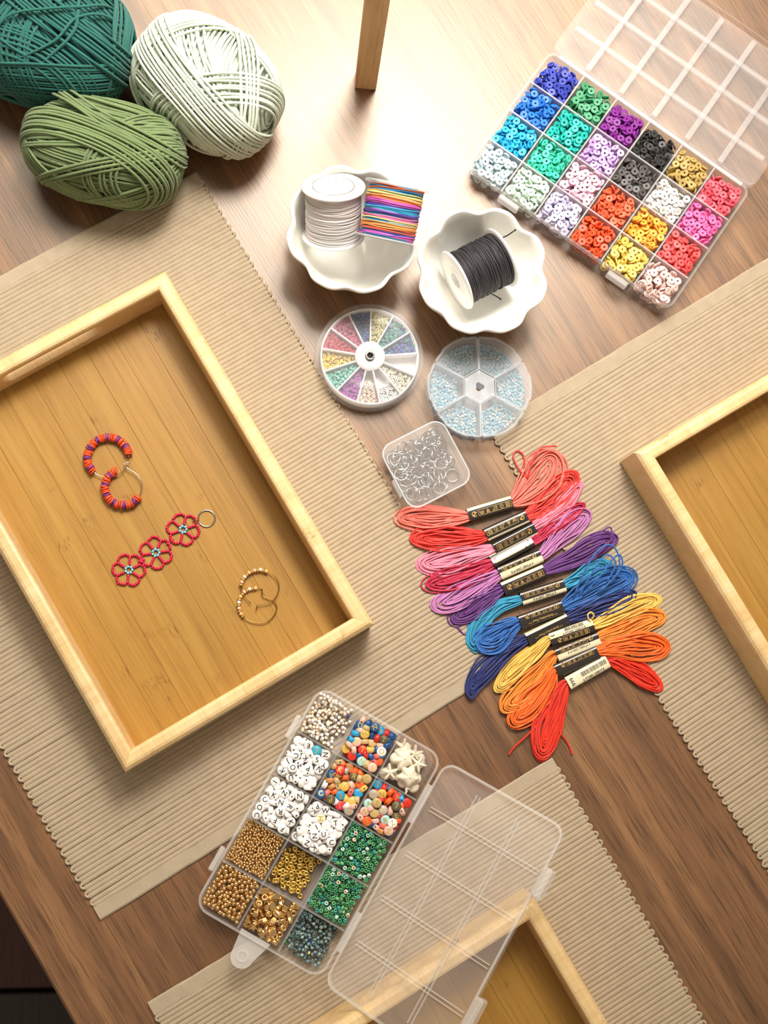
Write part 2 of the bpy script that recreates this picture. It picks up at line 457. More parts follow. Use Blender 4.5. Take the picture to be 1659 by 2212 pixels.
# ------------------------------------------------------------------ bamboo trays
def rail_mesh(length, slot):
    """one mitred rail, outer face at y=0, running along x, inner face at y=-w"""
    w, h = 0.0116, 0.0405
    prof = [(0, 0), (0, h - 0.0058), (-0.0008, h - 0.0028), (-0.0026, h - 0.0008), (-0.0046, h), (-0.0092, h), (-0.0108, h - 0.0007), (-w, h - 0.0022), (-w, 0)]
    m = len(prof); v = []
    for s in (-1, 1):
        for y, z in prof: v.append((s * (length / 2 + y), y, z))
    f = [np.array([(i, (i + 1) % m, (i + 1) % m + m, i + m) for i in range(m)]), np.arange(m)[::-1][None], (np.arange(m) + m)[None]]
    me = MB().add(np.array(v), f).mesh('rail', M_RAIL, smooth=False)
    if not slot: return me
    o = link('rail_blank', me)
    out = rrect(0.080, 0.0175, 0.0085, 8)
    cv, cf = g_prism(out, -0.03, 0.02)
    cv = np.c_[cv[:, 0], cv[:, 2], cv[:, 1] + 0.0250]
    c = link('rail_cutter', MB().add(cv, [x[:, ::-1] for x in cf]).mesh('cutter', M_RAIL, smooth=False))
    bm = o.modifiers.new('slot', 'BOOLEAN'); bm.object = c; bm.operation = 'DIFFERENCE'; bm.solver = 'EXACT'
    bpy.context.view_layer.update()
    me2 = bpy.data.meshes.new_from_object(o.evaluated_get(bpy.context.evaluated_depsgraph_get()))
    bpy.data.objects.remove(o); bpy.data.objects.remove(c)
    if not me2.materials: me2.materials.append(M_RAIL)
    return me2

TW, TL = 0.1983, 0.2950
RAIL_S = rail_mesh(TW, True); RAIL_L = rail_mesh(TL, False)
NPL = 8; PW = (TW - 2 * 0.0112) / NPL
PLANK = MB().add(*g_bbox(-PW / 2 + 0.00006, PW / 2 - 0.00006, -TL / 2 + 0.0112, TL / 2 - 0.0112, 0.001, 0.0065, 0.00010)).mesh('floor_strip', M_BAM, smooth=False)
def tray(c, deg, label):
    t = thing('serving_tray', label, 'tray', (c[0], c[1], 0.0026), math.radians(deg), 'bamboo serving trays')
    for k in range(NPL): link('floor_strip', PLANK, t, (-TW / 2 + 0.0112 + (k + 0.5) * PW, 0, 0))
    link('rail', RAIL_S, t, (0, TL / 2, 0)); link('rail', RAIL_S, t, (0, -TL / 2, 0), (0, 0, PI))
    link('rail', RAIL_L, t, (TW / 2, 0, 0), (0, 0, -PI / 2)); link('rail', RAIL_L, t, (-TW / 2, 0, 0), (0, 0, PI / 2))
    return t
tray((-0.0850, 0.1214), 30.84, 'bamboo tray with a slotted handle holding earrings and a beaded charm')
tray((0.4257, 0.0948), 30.65, 'empty bamboo tray beside the embroidery floss')
tray((0.1763, -0.3186), 30.62, 'empty bamboo tray partly under the open see-through lid')

# ------------------------------------------------------------------ wooden post
pb = at(790, 193); 
post = MB()
yaw = math.radians(-3)
ring = lambda w, d, z, x, y: [(x - w, y - d, z), (x + w, y - d, z), (x + w, y + d, z), (x - w, y + d, z)]
lev = [(0.0074, 0.006, 0.0, 0.0006, 0.0), (0.0082, 0.0066, 0.0008, 0, 0), (0.0084, 0.0068, 0.12, -0.0015, 0.001), (0.0088, 0.007, 0.30, -0.004, 0.003), (0.0088, 0.007, 0.45, -0.006, 0.004)]
V = np.array([p for l in lev for p in ring(*l)])
post.add(V, [g_grid(len(lev), 4, False, True), np.array([(3, 2, 1, 0)]), np.array([(0, 1, 2, 3)]) + 4 * (len(lev) - 1)])
po = post.build('wooden_post', M_POST, smooth=False, loc=(pb.x + 0.0, pb.y + 0.0066, 0.0), rot=(0, 0, yaw))
tag(po, 'narrow squared wooden post standing upright on the table behind the bowls', 'post')

# ------------------------------------------------------------------ yarn balls
def yarn_mat(name, rgb):
    m, nt, b = new_mat(name); N = nt.nodes; Lk = nt.links
    tc = N.new('ShaderNodeTexCoord'); nz = N.new('ShaderNodeTexNoise'); nz.inputs['Scale'].default_value = 700; nz.inputs['Detail'].default_value = 2
    Lk.new(tc.outputs['Object'], nz.inputs['Vector'])
    n2 = N.new('ShaderNodeTexNoise'); n2.inputs['Scale'].default_value = 60
    Lk.new(tc.outputs['Object'], n2.inputs['Vector'])
    c = lin(rgb); mx = N.new('ShaderNodeMix'); mx.data_type = 'RGBA'
    mx.inputs['A'].default_value = tuple(v * 0.8 for v in c[:3]) + (1,); mx.inputs['B'].default_value = tuple(min(1, v * 1.2) for v in c[:3]) + (1,)
    Lk.new(n2.outputs['Fac'], mx.inputs['Factor']); Lk.new(mx.outputs['Result'], b.inputs['Base Color'])
    bp = N.new('ShaderNodeBump'); bp.inputs['Strength'].default_value = 0.55; bp.inputs['Distance'].default_value = 0.0006
    Lk.new(nz.outputs['Fac'], bp.inputs['Height']); Lk.new(bp.outputs['Normal'], b.inputs['Normal'])
    setin(b, Roughness=0.85); b.inputs['Sheen Weight'].default_value = 0.25; b.inputs['Specular IOR Level'].default_value = 0.2
    return m

def yarn_ball(name, label, c, radii, deg, rgb, bands, loose=(), seed=1, yr=0.00110):
    r = np.random.default_rng(seed)
    mat = yarn_mat(name + '_wool', rgb)
    t = thing(name, label, 'yarn', (c[0], c[1], 0.0), math.radians(deg), 'balls of yarn')
    rad = np.array(radii); zc = radii[2] + 0.001
    mb = MB(); v, f = g_sphere(1.0, 36, 20)
    mb.add(v * (rad - 2.2 * yr) + [0, 0, zc], f); mb.build('inner_winding', mat, t)
    wb = MB()
    def strand(n, cc, k, a0=0, a1=2 * PI, pts=72):
        n = np.array(n, float); n /= np.linalg.norm(n)
        u = np.cross(n, [0.13, 0.21, 0.97] if abs(n[2]) < 0.9 else [1, 0, 0]); u /= np.linalg.norm(u); w = np.cross(n, u)
        closed = abs(a1 - a0 - 2 * PI) < 1e-6
        th = np.linspace(a0, a1, pts, endpoint=not closed)
        q = math.sqrt(max(1e-4, 1 - cc * cc))
        wob = 0.010 * np.sin(th * 2 + r.uniform(0, 6)) * r.normal() + 0.006 * np.sin(th * 5 + r.uniform(0, 6)) * r.normal()
        d = n[None] * (cc + wob)[:, None] + q * (np.cos(th)[:, None] * u + np.sin(th)[:, None] * w)
        d /= np.linalg.norm(d, axis=1)[:, None]
        # slightly squared-off cross section like a pulled skein
        s = (np.abs(d) ** 2.5).sum(1) ** (-1 / 2.5)
        P = d * s[:, None] * (rad * 0.985 - yr + k)
        P[:, 2] += zc
        P[:, 2] = np.maximum(P[:, 2], yr)
        return P, d, closed
    for n, c0, c1, k in bands:
        sp = 2 * yr * 0.97 / (rad.mean() * 0.98)
        for cc in np.arange(c0, c1, sp):
            nn = np.array(n, float) + r.normal(size=3) * 0.012
            P, d, cl = strand(nn, np.clip(cc + r.normal() * 0.004, -0.985, 0.985), k + r.normal() * 0.00025, pts=64)
            wb.add(*g_tube(P, yr, 5, cl, ref=d))
    wb.build('wound_strands', mat, t)['kind'] = 'stuff'
    for pts in loose:
        P = []
        for x, y, h in catmull(np.array(pts, float), 40):
            q = 1 - min(0.98, (x / rad[0]) ** 2 + (y / rad[1]) ** 2)
            P.append((x, y, max(yr, zc + rad[2] * math.sqrt(max(q, 0)) * 0.98 + h)))
        MB().add(*g_tube(P, yr, 6)).build('loose_strand', mat, t)
    return t

def full(n, k): return (n, -0.97, 0.97, k)
cS = at(226, 325, 0.036); cM = at(450, 182, 0.040); cT = at(98, 82, 0.042)
yarn_ball('yarn_ball', 'sage green ball of yarn overlapping the corner of a placemat', cS, (0.0560, 0.0345, 0.0345), -9, (116, 134, 88),
    [full((0.15, 1, 0.25), 0.0), ((0.1, 1, 0.9), -0.55, 0.35, 0.0017), ((0.75, 0.45, 0.9), -0.75, -0.25, 0.0034), ((-0.8, 0.5, 0.7), -0.9, -0.42, 0.0034),
     ((0.35, 1, -0.25), -0.55, -0.1, 0.0051), ((-0.30, 1, 0.35), 0.05, 0.42, 0.0034), ((-0.62, 1, 0.35), -0.38, -0.22, 0.0042), ((1, -0.5, 0.45), 0.45, 0.78, 0.0034),
     ((0.55, 1, 0.4), 0.42, 0.62, 0.0051), ((0.25, 1, 0.1), 0.70, 0.95, 0.0017)], seed=3)
yarn_ball('yarn_ball', 'pale mint ball of yarn, the lightest of the three', cM, (0.0545, 0.0415, 0.0370), -32, (214, 222, 202),
    [full((1, 0.3, 0.2), 0.0), ((0.9, 0.9, 0.6), -0.5, 0.5, 0.0017), ((1, -0.65, 0.5), -0.75, -0.1, 0.0034), ((0.5, 1, 0.55), -0.35, 0.25, 0.0051),
     ((1, 0.55, -0.25), 0.25, 0.45, 0.0042), ((1, -0.9, 0.2), 0.35, 0.70, 0.0034), ((1, 0.1, 0.7), -0.88, -0.62, 0.0051), ((0.3, 1, -0.2), 0.55, 0.9, 0.0017), ((0.35, 1, 0.3), -0.9, -0.6, 0.0017)],
    loose=[[(-0.058, -0.022, 0.004), (-0.05, 0.012, 0.006), (-0.02, 0.036, 0.006), (0.02, 0.036, 0.004), (0.05, 0.016, 0.003)],
           [(-0.055, -0.03, 0.004), (-0.056, 0.0, 0.007), (-0.035, 0.03, 0.006), (0.0, 0.042, 0.003)]], seed=5)
yarn_ball('yarn_ball', 'dark teal ball of yarn in the corner with loose strands across it', cT, (0.0630, 0.0470, 0.0400), -14, (42, 104, 94),
    [full((0.7, 1, 0.2), 0.0), ((1, 0.7, 0.5), -0.6, 0.35, 0.0017), ((-0.35, 1, 0.6), -0.75, -0.2, 0.0034), ((1, -0.3, 0.55), 0.1, 0.6, 0.0034),
     ((0.6, 1, 0.35), 0.15, 0.55, 0.0051), ((0.15, 1, -0.3), -0.85, -0.55, 0.0034), ((1, 0.2, -0.2), 0.62, 0.9, 0.0034), ((0.9, -0.75, 0.35), -0.5, -0.2, 0.0034)],
    loose=[[(0.028, 0.05, 0.004), (0.026, 0.02, 0.007), (0.030, -0.008, 0.009), (0.016, -0.03, 0.007), (-0.004, -0.046, 0.003)],
           [(0.066, 0.0, 0.002), (0.05, 0.014, 0.008), (0.03, 0.002, 0.009), (0.018, -0.02, 0.008), (-0.01, -0.036, 0.006), (-0.04, -0.030, 0.004)],
           [(0.062, 0.02, 0.002), (0.046, 0.024, 0.007), (0.03, 0.010, 0.010), (0.010, 0.0, 0.009), (-0.016, -0.012, 0.008), (-0.024, -0.03, 0.006), (-0.02, -0.047, 0.002)],
           [(-0.06, 0.0, 0.003), (-0.035, -0.018, 0.007), (0.0, -0.032, 0.007), (0.04, -0.030, 0.004), (0.06, -0.014, 0.002)]], seed=8)

# ------------------------------------------------------------------ bowls
M_CERAMIC = pmat('white_glaze', (250, 248, 240), 0.16, coat=0.3, vary=0.02)
def bowl(c, label, ph):
    seg = 128; th = np.linspace(0, 2 * PI, seg, endpoint=False)
    prof = [(0.0, 0.0035, 0), (0.020, 0.0035, 0), (0.0215, 0.0, 0), (0.0245, 0.0, 0), (0.0262, 0.004, 0), (0.0335, 0.013, 0.1), (0.0405, 0.026, 0.4), (0.0450, 0.038, 0.8), (0.0474, 0.0462, 1.0),
            (0.0474, 0.0482, 1.0), (0.0461, 0.0490, 1.0), (0.0446, 0.0480, 1.0), (0.0425, 0.0385, 0.8), (0.0375, 0.0265, 0.4), (0.0310, 0.0150, 0.1), (0.0240, 0.0085, 0), (0.012, 0.0070, 0), (0.0, 0.0068, 0)]
    P = np.zeros((seg, len(prof), 3))
    for j, (r, z, m) in enumerate(prof):
        w = np.cos(8 * (th - ph))
        R = r * (1 + 0.045 * m * (w - 0.25 * np.cos(16 * (th - ph))))
        P[:, j, 0] = R * np.cos(th); P[:, j, 1] = R * np.sin(th); P[:, j, 2] = z + 0.0010 * m * w
    o = MB().add(P.reshape(-1, 3), [g_grid(seg, len(prof), True, False)]).build('scalloped_bowl', M_CERAMIC, loc=(c.x, c.y, 0.0))
    return tag(o, label, 'bowl', 'white scalloped bowls')
bR = at(1041, 586, 0.046); bL = at(762, 496, 0.046)
bowl(bR, 'white scalloped bowl holding the spool of black cord', 0.45)
bowl(bL, 'white scalloped bowl holding the white and the rainbow spools', 0.30)

# ------------------------------------------------------------------ cord spools
M_SPOOL = pmat('white_spool_plastic', (236, 234, 230), 0.3)
M_CORD = attr_mat('wound_cord', 0.6)
def spool(label, center, axis, cols, cr, hollow=True, flange_mat=None, extra=None, seed=1, wr=0.0200, fr=0.0233, ln=0.0405, roll=0.0, lightness=0.06):
    r = np.random.default_rng(seed)
    t = bpy.data.objects.new('cord_spool', None); COL.objects.link(t); t.empty_display_size = 0.01
    tag(t, label, 'spool', 'spools of cord')
    t.location = center; t.rotation_mode = 'QUATERNION'; t.rotation_quaternion = track(axis) @ Quaternion((0, 0, 1), roll)
    hole = 0.0145 if hollow else 0.0045
    fm = flange_mat or M_SPOOL
    h = ln / 2
    for s in (-1, 1):
        z0, z1 = (h - 0.0018, h) if s > 0 else (-h, -h + 0.0018)
        prof = [(hole, z0), (fr - 0.0005, z0), (fr, z0 + 0.0006), (fr, z1 - 0.0006), (fr - 0.0005, z1), (hole, z1)]
        MB().add(*g_lathe(prof, 48, True)).build('flange', fm, t)
    MB().add(*g_lathe([(hole, -h), (hole + 0.0012, -h), (hole + 0.0012, h), (hole, h)], 32, True)).build('barrel', fm, t)
    if not hollow:
        pass
    wb = MB(); th = np.linspace(0, 2 * PI, 56, endpoint=False)
    n = int((ln - 0.0040) / (2 * cr * 0.93))
    wb.add(*g_lathe([(hole + 0.001, -h + 0.002), (wr - cr * 1.6, -h + 0.002), (wr - cr * 1.6, h - 0.002), (hole + 0.001, h - 0.002)], 40, True), color=cols(0.5, r))
    for layer in (0, 1):
        for i in range(n):
            z = -h + 0.002 + cr + i * 2 * cr * 0.93
            if layer and r.random() < 0.45: continue
            tilt = r.normal() * 0.05 + (0.03 if layer else 0); ph = r.uniform(0, 6.28)
            R = wr - cr * 0.9 + layer * cr * 0.9 + r.normal() * cr * 0.12
            zz = z + R * tilt * np.sin(th + ph) + 0.0003 * np.sin(3 * th + ph)
            zz = np.clip(zz, -h + 0.0018 + cr, h - 0.0018 - cr)
            P = np.c_[R * np.cos(th), R * np.sin(th), zz]
            c = cols((z + h) / ln, r)
            wb.add(*g_tube(P, cr, 6, True, ref=(0, 0, 1)), color=c)
    wb.build('wound_cord', M_CORD, t, color=True)['kind'] = 'stuff'
    if extra: extra(t)
    return t
def shade(rgb, r, a=0.06):
    c = lin(rgb); k = 1 + r.normal() * a
    return (min(1, c[0] * k), min(1, c[1] * k), min(1, c[2] * k), 1)
spool('white spool standing tilted in a bowl, wound with pale grey cord', at(720, 457, 0.043), (-0.04, 0.678, 0.737), lambda u, r: shade((226, 219, 215), r, 0.05), 0.00050, seed=2)
RB = [(206, 84, 170), (224, 108, 66), (60, 140, 196), (232, 206, 120), (236, 214, 140), (222, 124, 64), (200, 90, 176), (84, 62, 160), (60, 166, 204), (96, 70, 160), (226, 116, 160), (70, 156, 200), (236, 216, 140), (230, 150, 80), (226, 96, 70), (86, 84, 170), (206, 96, 180), (60, 150, 196)]
spool('clear spool wound with rainbow cord, propped against the white spool', at(846, 459, 0.062), (0.17, 0.917, 0.345), lambda u, r: shade(RB[int(min(0.999, max(0, 1 - u + r.normal() * 0.012)) * len(RB))], r, 0.05), 0.00055,
      flange_mat=plastic('clear_spool_plastic', (245, 245, 245), 0.35), seed=4)
M_TIE = pmat('dark_cord', (48, 42, 40), 0.7)
def black_ends(t):
    # two loose cord ends, in the spool's own frame
    q = t.rotation_quaternion.inverted(); c = Vector(t.location)
    for pts in ([(1080, 516, 0.046), (1097, 508, 0.054), (1110, 499, 0.058), (1113, 497, 0.057)], [(1052, 630, 0.024), (1070, 639, 0.018), (1080, 645, 0.017), (1081, 646, 0.016)]):
        P = [q @ (at(*p) - c) for p in pts]
        P = catmull([tuple(p) for p in P], 14)
        rr = np.full(14, 0.0005); rr[-2:] = 0.0009
        MB().add(*g_tube(P, rr, 6)).build('cord_end', M_TIE, t)
spool('white spool of black cord lying on its side in a bowl', at(1035, 581, 0.0325), (-0.858, -0.47, 0.02), lambda u, r: shade((50, 46, 50), r, 0.12), 0.00052, hollow=False, extra=black_ends, seed=6)

# ------------------------------------------------------------------ bead meshes
M_OBJ = obj_color_mat('bead_plastic', 0.38)
M_OBJ_CLAY = obj_color_mat('bead_clay', 0.5)
M_ATT = attr_mat('bead_plastic_mixed', 0.38)
M_ATT_CLAY = attr_mat('bead_clay_mixed', 0.5)
M_GOLD = pmat('gold_metal', (236, 200, 142), 0.30, metal=1.0, vary=0.05)
M_GOLD_Y = pmat('yellow_gold_metal', (240, 204, 112), 0.30, metal=1.0, vary=0.05)
M_SILVER = pmat('silver_metal', (186, 184, 182), 0.18, metal=1.0)
M_BRASS = pmat('antique_brass', (150, 112, 62), 0.3, metal=1.0)
M_HOLE_SHADE = pmat('hole_shade', (34, 28, 26), 0.9)  # near-black colour standing for the shade inside holes
M_BLACKINK = pmat('black_ink', (24, 22, 24), 0.5)
M_GOLDINK = pmat('gold_ink', (226, 190, 96), 0.35, metal=0.6)

def g_disc_bead(r, hr, h, seg=14):
    b = h * 0.18
    prof = [(hr, -h / 2), (r - b, -h / 2), (r, -h / 2 + b), (r, h / 2 - b), (r - b, h / 2), (hr, h / 2)]
    return g_lathe(prof, seg, True)
def g_seed(r, hr, h, seg=10):
    m = (r + hr) / 2; w = (r - hr) / 2
    a = np.linspace(0, 2 * PI, 6, endpoint=False) + 0.5
    return g_lathe(np.c_[m + w * np.cos(a), h / 2 * np.sin(a)], seg, True)
def g_letter_bead(r, h, seg=20):
    prof = [(0.0002, -h / 2), (r * 0.74, -h / 2), (r * 0.93, -h * 0.40), (r, -h * 0.2), (r, h * 0.2), (r * 0.93, h * 0.40), (r * 0.74, h / 2), (0.0002, h / 2)]
    return g_lathe(prof, seg, False)
G_CLAY = g_disc_bead(0.0030, 0.00085, 0.00105)
G_CLAY_LO = g_disc_bead(0.0030, 0.00085, 0.00105, 10)
G_SEED3 = g_seed(0.00150, 0.00055, 0.0023, 10)
G_SEED27 = g_seed(0.00132, 0.00045, 0.0021, 9)
G_SEED2 = g_seed(0.00105, 0.00036, 0.0016, 8)
G_BALL3 = g_sphere(0.00150, 12, 8)
G_BALL2 = g_sphere(0.00102, 8, 6)
G_CRYS = g_sphere(0.00140, 9, 6, 0.85)
G_LET = g_letter_bead(0.00350, 0.0037)
G_FLW = g_lathe([(0.00075, -0.0006), (0.0016, -0.0007), (0.0021, 0), (0.0016, 0.0007), (0.00075, 0.0006)], 35, True, mod=lambda t: 1 + 0.10 * np.cos(7 * t))

# ------------------------------------------------------------------ piles of beads
class Pile:
    """drops beads one after another onto a height field inside a w x d compartment"""
    RES = 0.0005
    def __init__(self, w, d, floor, ok=None):
        self.w, self.d = w, d
        self.nx, self.ny = int(w / self.RES) + 1, int(d / self.RES) + 1
        self.H = np.full((self.nx, self.ny), float(floor)); self.I = np.full((self.nx, self.ny), -1)
        self.items = []
        self.X, self.Y = np.meshgrid(np.arange(self.nx) * self.RES, np.arange(self.ny) * self.RES, indexing='ij')
        self.bias = None
    def foot(self, kind, x, y, R, r, half):
        rb = max(r, half) * 1.05
        i0, i1 = max(0, int((x - rb) / self.RES)), min(self.nx, int((x + rb) / self.RES) + 2)
        j0, j1 = max(0, int((y - rb) / self.RES)), min(self.ny, int((y + rb) / self.RES) + 2)
        dx, dy = self.X[i0:i1, j0:j1] - x, self.Y[i0:i1, j0:j1] - y
        if kind == 'ball':
            q = r * r - dx * dx - dy * dy; m = q > 0; b = np.sqrt(np.maximum(q, 0)); lo, hi = -b, b
        else:
            n = R[:, 2] * (1 if R[2, 2] >= 0 else -1)
            if n[2] > 0.40:
                z = -(n[0] * dx + n[1] * dy) / n[2]
                m = dx * dx + dy * dy + z * z <= r * r
                lo, hi = z - half / n[2] * 0.9, z + half / n[2] * 0.9
            else:
                L = math.hypot(n[0], n[1]) or 1.0
                s = (dx * n[0] + dy * n[1]) / L; p = (-dx * n[1] + dy * n[0]) / L
                hw = half + r * n[2] * 0.6
                m = (np.abs(s) <= hw) & (np.abs(p) < r)
                b = np.sqrt(np.maximum(r * r - p * p, 0)) * L; lo, hi = -b, b
        return (slice(i0, i1), slice(j0, j1)), m, lo, hi
    def drop(self, kind, r, half, orient, tries=4, data=None, xy=None, zmax=None, margin=0.0):
        best = None
        for _ in range(1 if xy else tries):
            R = orient()
            ex = r * math.sqrt(max(0, 1 - R[0, 2] ** 2)) + half * abs(R[0, 2]) if kind != 'ball' else r
            ey = r * math.sqrt(max(0, 1 - R[1, 2] ** 2)) + half * abs(R[1, 2]) if kind != 'ball' else r
            if xy: x, y = min(max(xy[0], ex), self.w - ex), min(max(xy[1], ey), self.d - ey)
            else: x, y = rng.uniform(ex + margin, self.w - ex - margin), rng.uniform(ey + margin, self.d - ey - margin)
            sl, m, lo, hi = self.foot(kind, x, y, R, r, half)
            if not m.any(): continue
            hs = (self.H[sl] - lo)[m]
            z = hs.max() if kind == 'ball' else np.percentile(hs, 93)
            sc = z + (self.bias(x, y) if self.bias else 0)
            if best is None or sc < best[0]: best = (sc, z, x, y, R, sl, m, lo, hi)
        if best is None: return None
        sc, z, x, y, R, sl, m, lo, hi = best
        if zmax is not None and z > zmax: return None
        top = np.where(m, z + hi, -1)
        h = self.H[sl]; up_ = top > h
        h[up_] = top[up_]; self.I[sl][up_] = len(self.items)
        self.items.append((x, y, z, R, data))
        return len(self.items) - 1
    def seen(self):
        ids, cnt = np.unique(self.I[self.I >= 0], return_counts=True)
        s = np.zeros(len(self.items)); s[ids] = cnt
        return s

def o_flat(mx=25):
    def f():
        a = math.radians(abs(rng.normal()) * mx * 0.5); p = rng.uniform(0, 2 * PI)
        return rotm('Z', p) @ rotm('X', a) @ rotm('Z', rng.uniform(0, 2 * PI))
    return f
def o_edge(spread=12):
    def f():
        a = PI / 2 + math.radians(rng.normal() * spread); p = rng.uniform(0, 2 * PI)
        return rotm('Z', p) @ rotm('X', a) @ rotm('Z', rng.uniform(0, 2 * PI))
    return f
def o_clay():
    u = rng.random()
    if u < 0.45: return o_flat(40)()
    if u < 0.75:
        return rotm('Z', rng.uniform(0, 2 * PI)) @ rotm('X', math.radians(rng.uniform(30, 62))) @ rotm('Z', rng.uniform(0, 2 * PI))
    return o_edge(14)()
def o_any():
    q = rng.normal(size=4); return np.array(Quaternion(q / np.linalg.norm(q)).to_matrix())

def bead_object(name, mesh, Mbox, item, color, label, cat, group):
    x, y, z, R, data = item
    o = bpy.data.objects.new(name, mesh); COL.objects.link(o)
    M = Matrix.Translation((x, y, z)) @ Matrix([[R[i][j] for j in range(3)] for i in range(3)]).to_4x4()
    o.matrix_world = Mbox @ M
    if color is not None: o.color = color
    return tag(o, label, cat, group)

def merge(name, geo, items, Mbox, cols, mat, label, cat):
    """everything past the countable ones: one object of kind stuff"""
    mb = MB(); v, f = geo
    for it, c in zip(items, cols):
        x, y, z, R, data = it
        mb.add(v @ R.T + np.array([x, y, z]), f, color=c)
    o = mb.build(name, mat, color=True); o.matrix_world = Mbox
    return tag(o, label, cat, kind='stuff')

def jitter(c, a=0.05):
    k = 1 + rng.normal() * a
    return (min(1, c[0] * k), min(1, c[1] * k), min(1, c[2] * k), 1)

# ------------------------------------------------------------------ grid boxes with lids
M_MILK = plastic('milky_plastic', (244, 240, 240), 0.12, 0.3)
M_LID = plastic('milky_lid', (244, 240, 240), 0.09, 0.3)
M_LID_RIDGE = plastic('milky_lid_ridge', (248, 244, 244), 0.20, 0.25)
M_MILK_WALL = plastic('milky_divider', (244, 240, 242), 0.34, 0.3)
M_CLEAR = plastic('clear_plastic', (238, 232, 226), 0.09, 0.18)
M_CLEAR_WALL = plastic('clear_divider', (238, 232, 226), 0.20, 0.18)
M_CLEAR_RIM = plastic('clear_rim', (238, 234, 230), 0.32, 0.18)

def matrix(loc, deg): return Matrix.Translation(Vector(loc)) @ Matrix.Rotation(math.radians(deg), 4, 'Z')

# --- 24-cell box of clay beads
BW, BD, BH = 0.1875, 0.1180, 0.0215
clay_loc = (0.2575, 0.3876, 0.0003); CLAY_DEG = -34.8
MB_CLAY = matrix(clay_loc, CLAY_DEG)
box = thing('bead_box', 'milky 24-cell box of clay disc beads with its gridded lid folded back', 'box', clay_loc, math.radians(CLAY_DEG), 'compartment bead boxes')
MB().add(*g_shell(rrect(BW, BD, 0.007), 0, BH, 0.0012, 0.0012, 0.0008, 0.003)).build('base', M_MILK, box, smooth=False)
cw, cd = (BW - 0.0026) / 6, (BD - 0.0026) / 4
for i in range(1, 6):
    x = -BW / 2 + 0.0013 + i * cw
    MB().add(*g_box(x - 0.0006, x + 0.0006, -BD / 2 + 0.0012, BD / 2 - 0.0012, 0.0012, BH - 0.0015)).build('divider', M_MILK_WALL, box, smooth=False)
for j in range(1, 4):
    y = -BD / 2 + 0.0013 + j * cd
    MB().add(*g_box(-BW / 2 + 0.0012, BW / 2 - 0.0012, y - 0.0006, y + 0.0006, 0.0012, BH - 0.0018)).build('divider', M_MILK_WALL, box, smooth=False)
for x in (-0.052, 0.049):
    MB().add(*g_bbox(x - 0.009, x + 0.009, -BD / 2 - 0.0045, -BD / 2 - 0.0002, BH - 0.009, BH - 0.002, 0.0008)).build('latch', M_MILK_WALL, box, smooth=False)
lid = MB().add(*g_shell(rrect(BW + 0.002, BD + 0.001, 0.008), 0, 0.0065, 0.0014, 0.0011)).build('lid', M_LID, box, smooth=False,
    loc=(0, BD / 2 + 0.0012 + (BD + 0.001) / 2 * math.cos(math.radians(6)), 0.0090), rot=(math.radians(-6), 0, 0))
for i in range(1, 6):
    x = -BW / 2 + i * BW / 6
    MB().add(*g_bbox(x - 0.0023, x + 0.0023, -BD / 2 + 0.004, BD / 2 - 0.004, 0.0011, 0.0040, 0.0005)).build('lid_ridge', M_LID_RIDGE, lid, smooth=False)
for j in range(1, 4):
    y = -BD / 2 + j * BD / 4
    MB().add(*g_bbox(-BW / 2 + 0.004, BW / 2 - 0.004, y - 0.0023, y + 0.0023, 0.0011, 0.0038, 0.0005)).build('lid_ridge', M_LID_RIDGE, lid, smooth=False)
MB().add(*g_box(-BW * 0.46, BW * 0.46, -0.0008, 0.0022, -0.0008, 0.0004)).build('hinge', M_MILK_WALL, box, smooth=False, loc=(0, BD / 2, BH - 0.002))

CLAY = [  # columns along the box, rows from the hinge side
    [('cobalt blue', (58, 70, 176)), ('bright blue', (38, 118, 212)), ('sky blue', (40, 176, 222)), ('pale ice blue', (212, 232, 236))],
    [('leaf green', (68, 152, 108)), ('turquoise', (26, 180, 168)), ('mint green', (66, 208, 176)), ('pale mint', (212, 234, 214))],
    [('violet', (128, 30, 138)), ('lilac', (204, 168, 222)), ('pale pink', (240, 200, 216)), ('pale lavender', (218, 212, 236))],
    [('black', (44, 42, 42)), ('dark grey', (84, 80, 78)), ('coral orange', (232, 100, 62)), ('red orange', (230, 84, 42))],
    [('golden tan', (186, 156, 88)), ('white', (236, 232, 226)), ('orange yellow', (246, 172, 62)), ('soft yellow', (240, 212, 108))],
    [('coral pink', (238, 96, 112)), ('hot pink', (236, 108, 170)), ('coral red', (240, 92, 92)), ('blush pink', (240, 206, 198))],
]
ME_CLAY = MB().add(*G_CLAY).mesh('clay_bead', M_OBJ_CLAY, smooth=False)
rest_items, rest_cols = [], []
for i in range(6):
    for j in range(4):
        nm, rgb = CLAY[i][j]; c = lin(rgb)
        x0 = -BW / 2 + 0.0013 + i * cw + 0.0006; y0 = BD / 2 - 0.0013 - (j + 1) * cd + 0.0006
        p = Pile(cw - 0.0012, cd - 0.0012, 0.0013)
        cx, cy = p.w / 2, p.d / 2
        p.bias = lambda x, y: 0.03 * math.hypot(x - cx, y - cy)
        for k in range(340): p.drop('disc', 0.0030, 0.00055, o_clay, tries=6, zmax=0.0182)
        sc = p.seen(); order = np.argsort(-sc)[:13 if j < 2 else 12]; top = set(order.tolist())
        for k, (x, y, z, R, d) in enumerate(p.items):
            it = (x + x0, y + y0, z, R, d)
            if k in top:
                bead_object('clay_bead', ME_CLAY, MB_CLAY, it, jitter(c, 0.03), f'{nm} clay disc bead lying on top of its cell in the 24-cell box', 'bead', f'{nm} clay disc beads')
            else:
                rest_items.append(it); rest_cols.append(jitter(c, 0.04))
merge('clay_bead_heap', G_CLAY_LO, rest_items, MB_CLAY, rest_cols, M_ATT_CLAY, 'many-coloured clay disc beads heaped in the cells of the 24-cell box', 'beads')

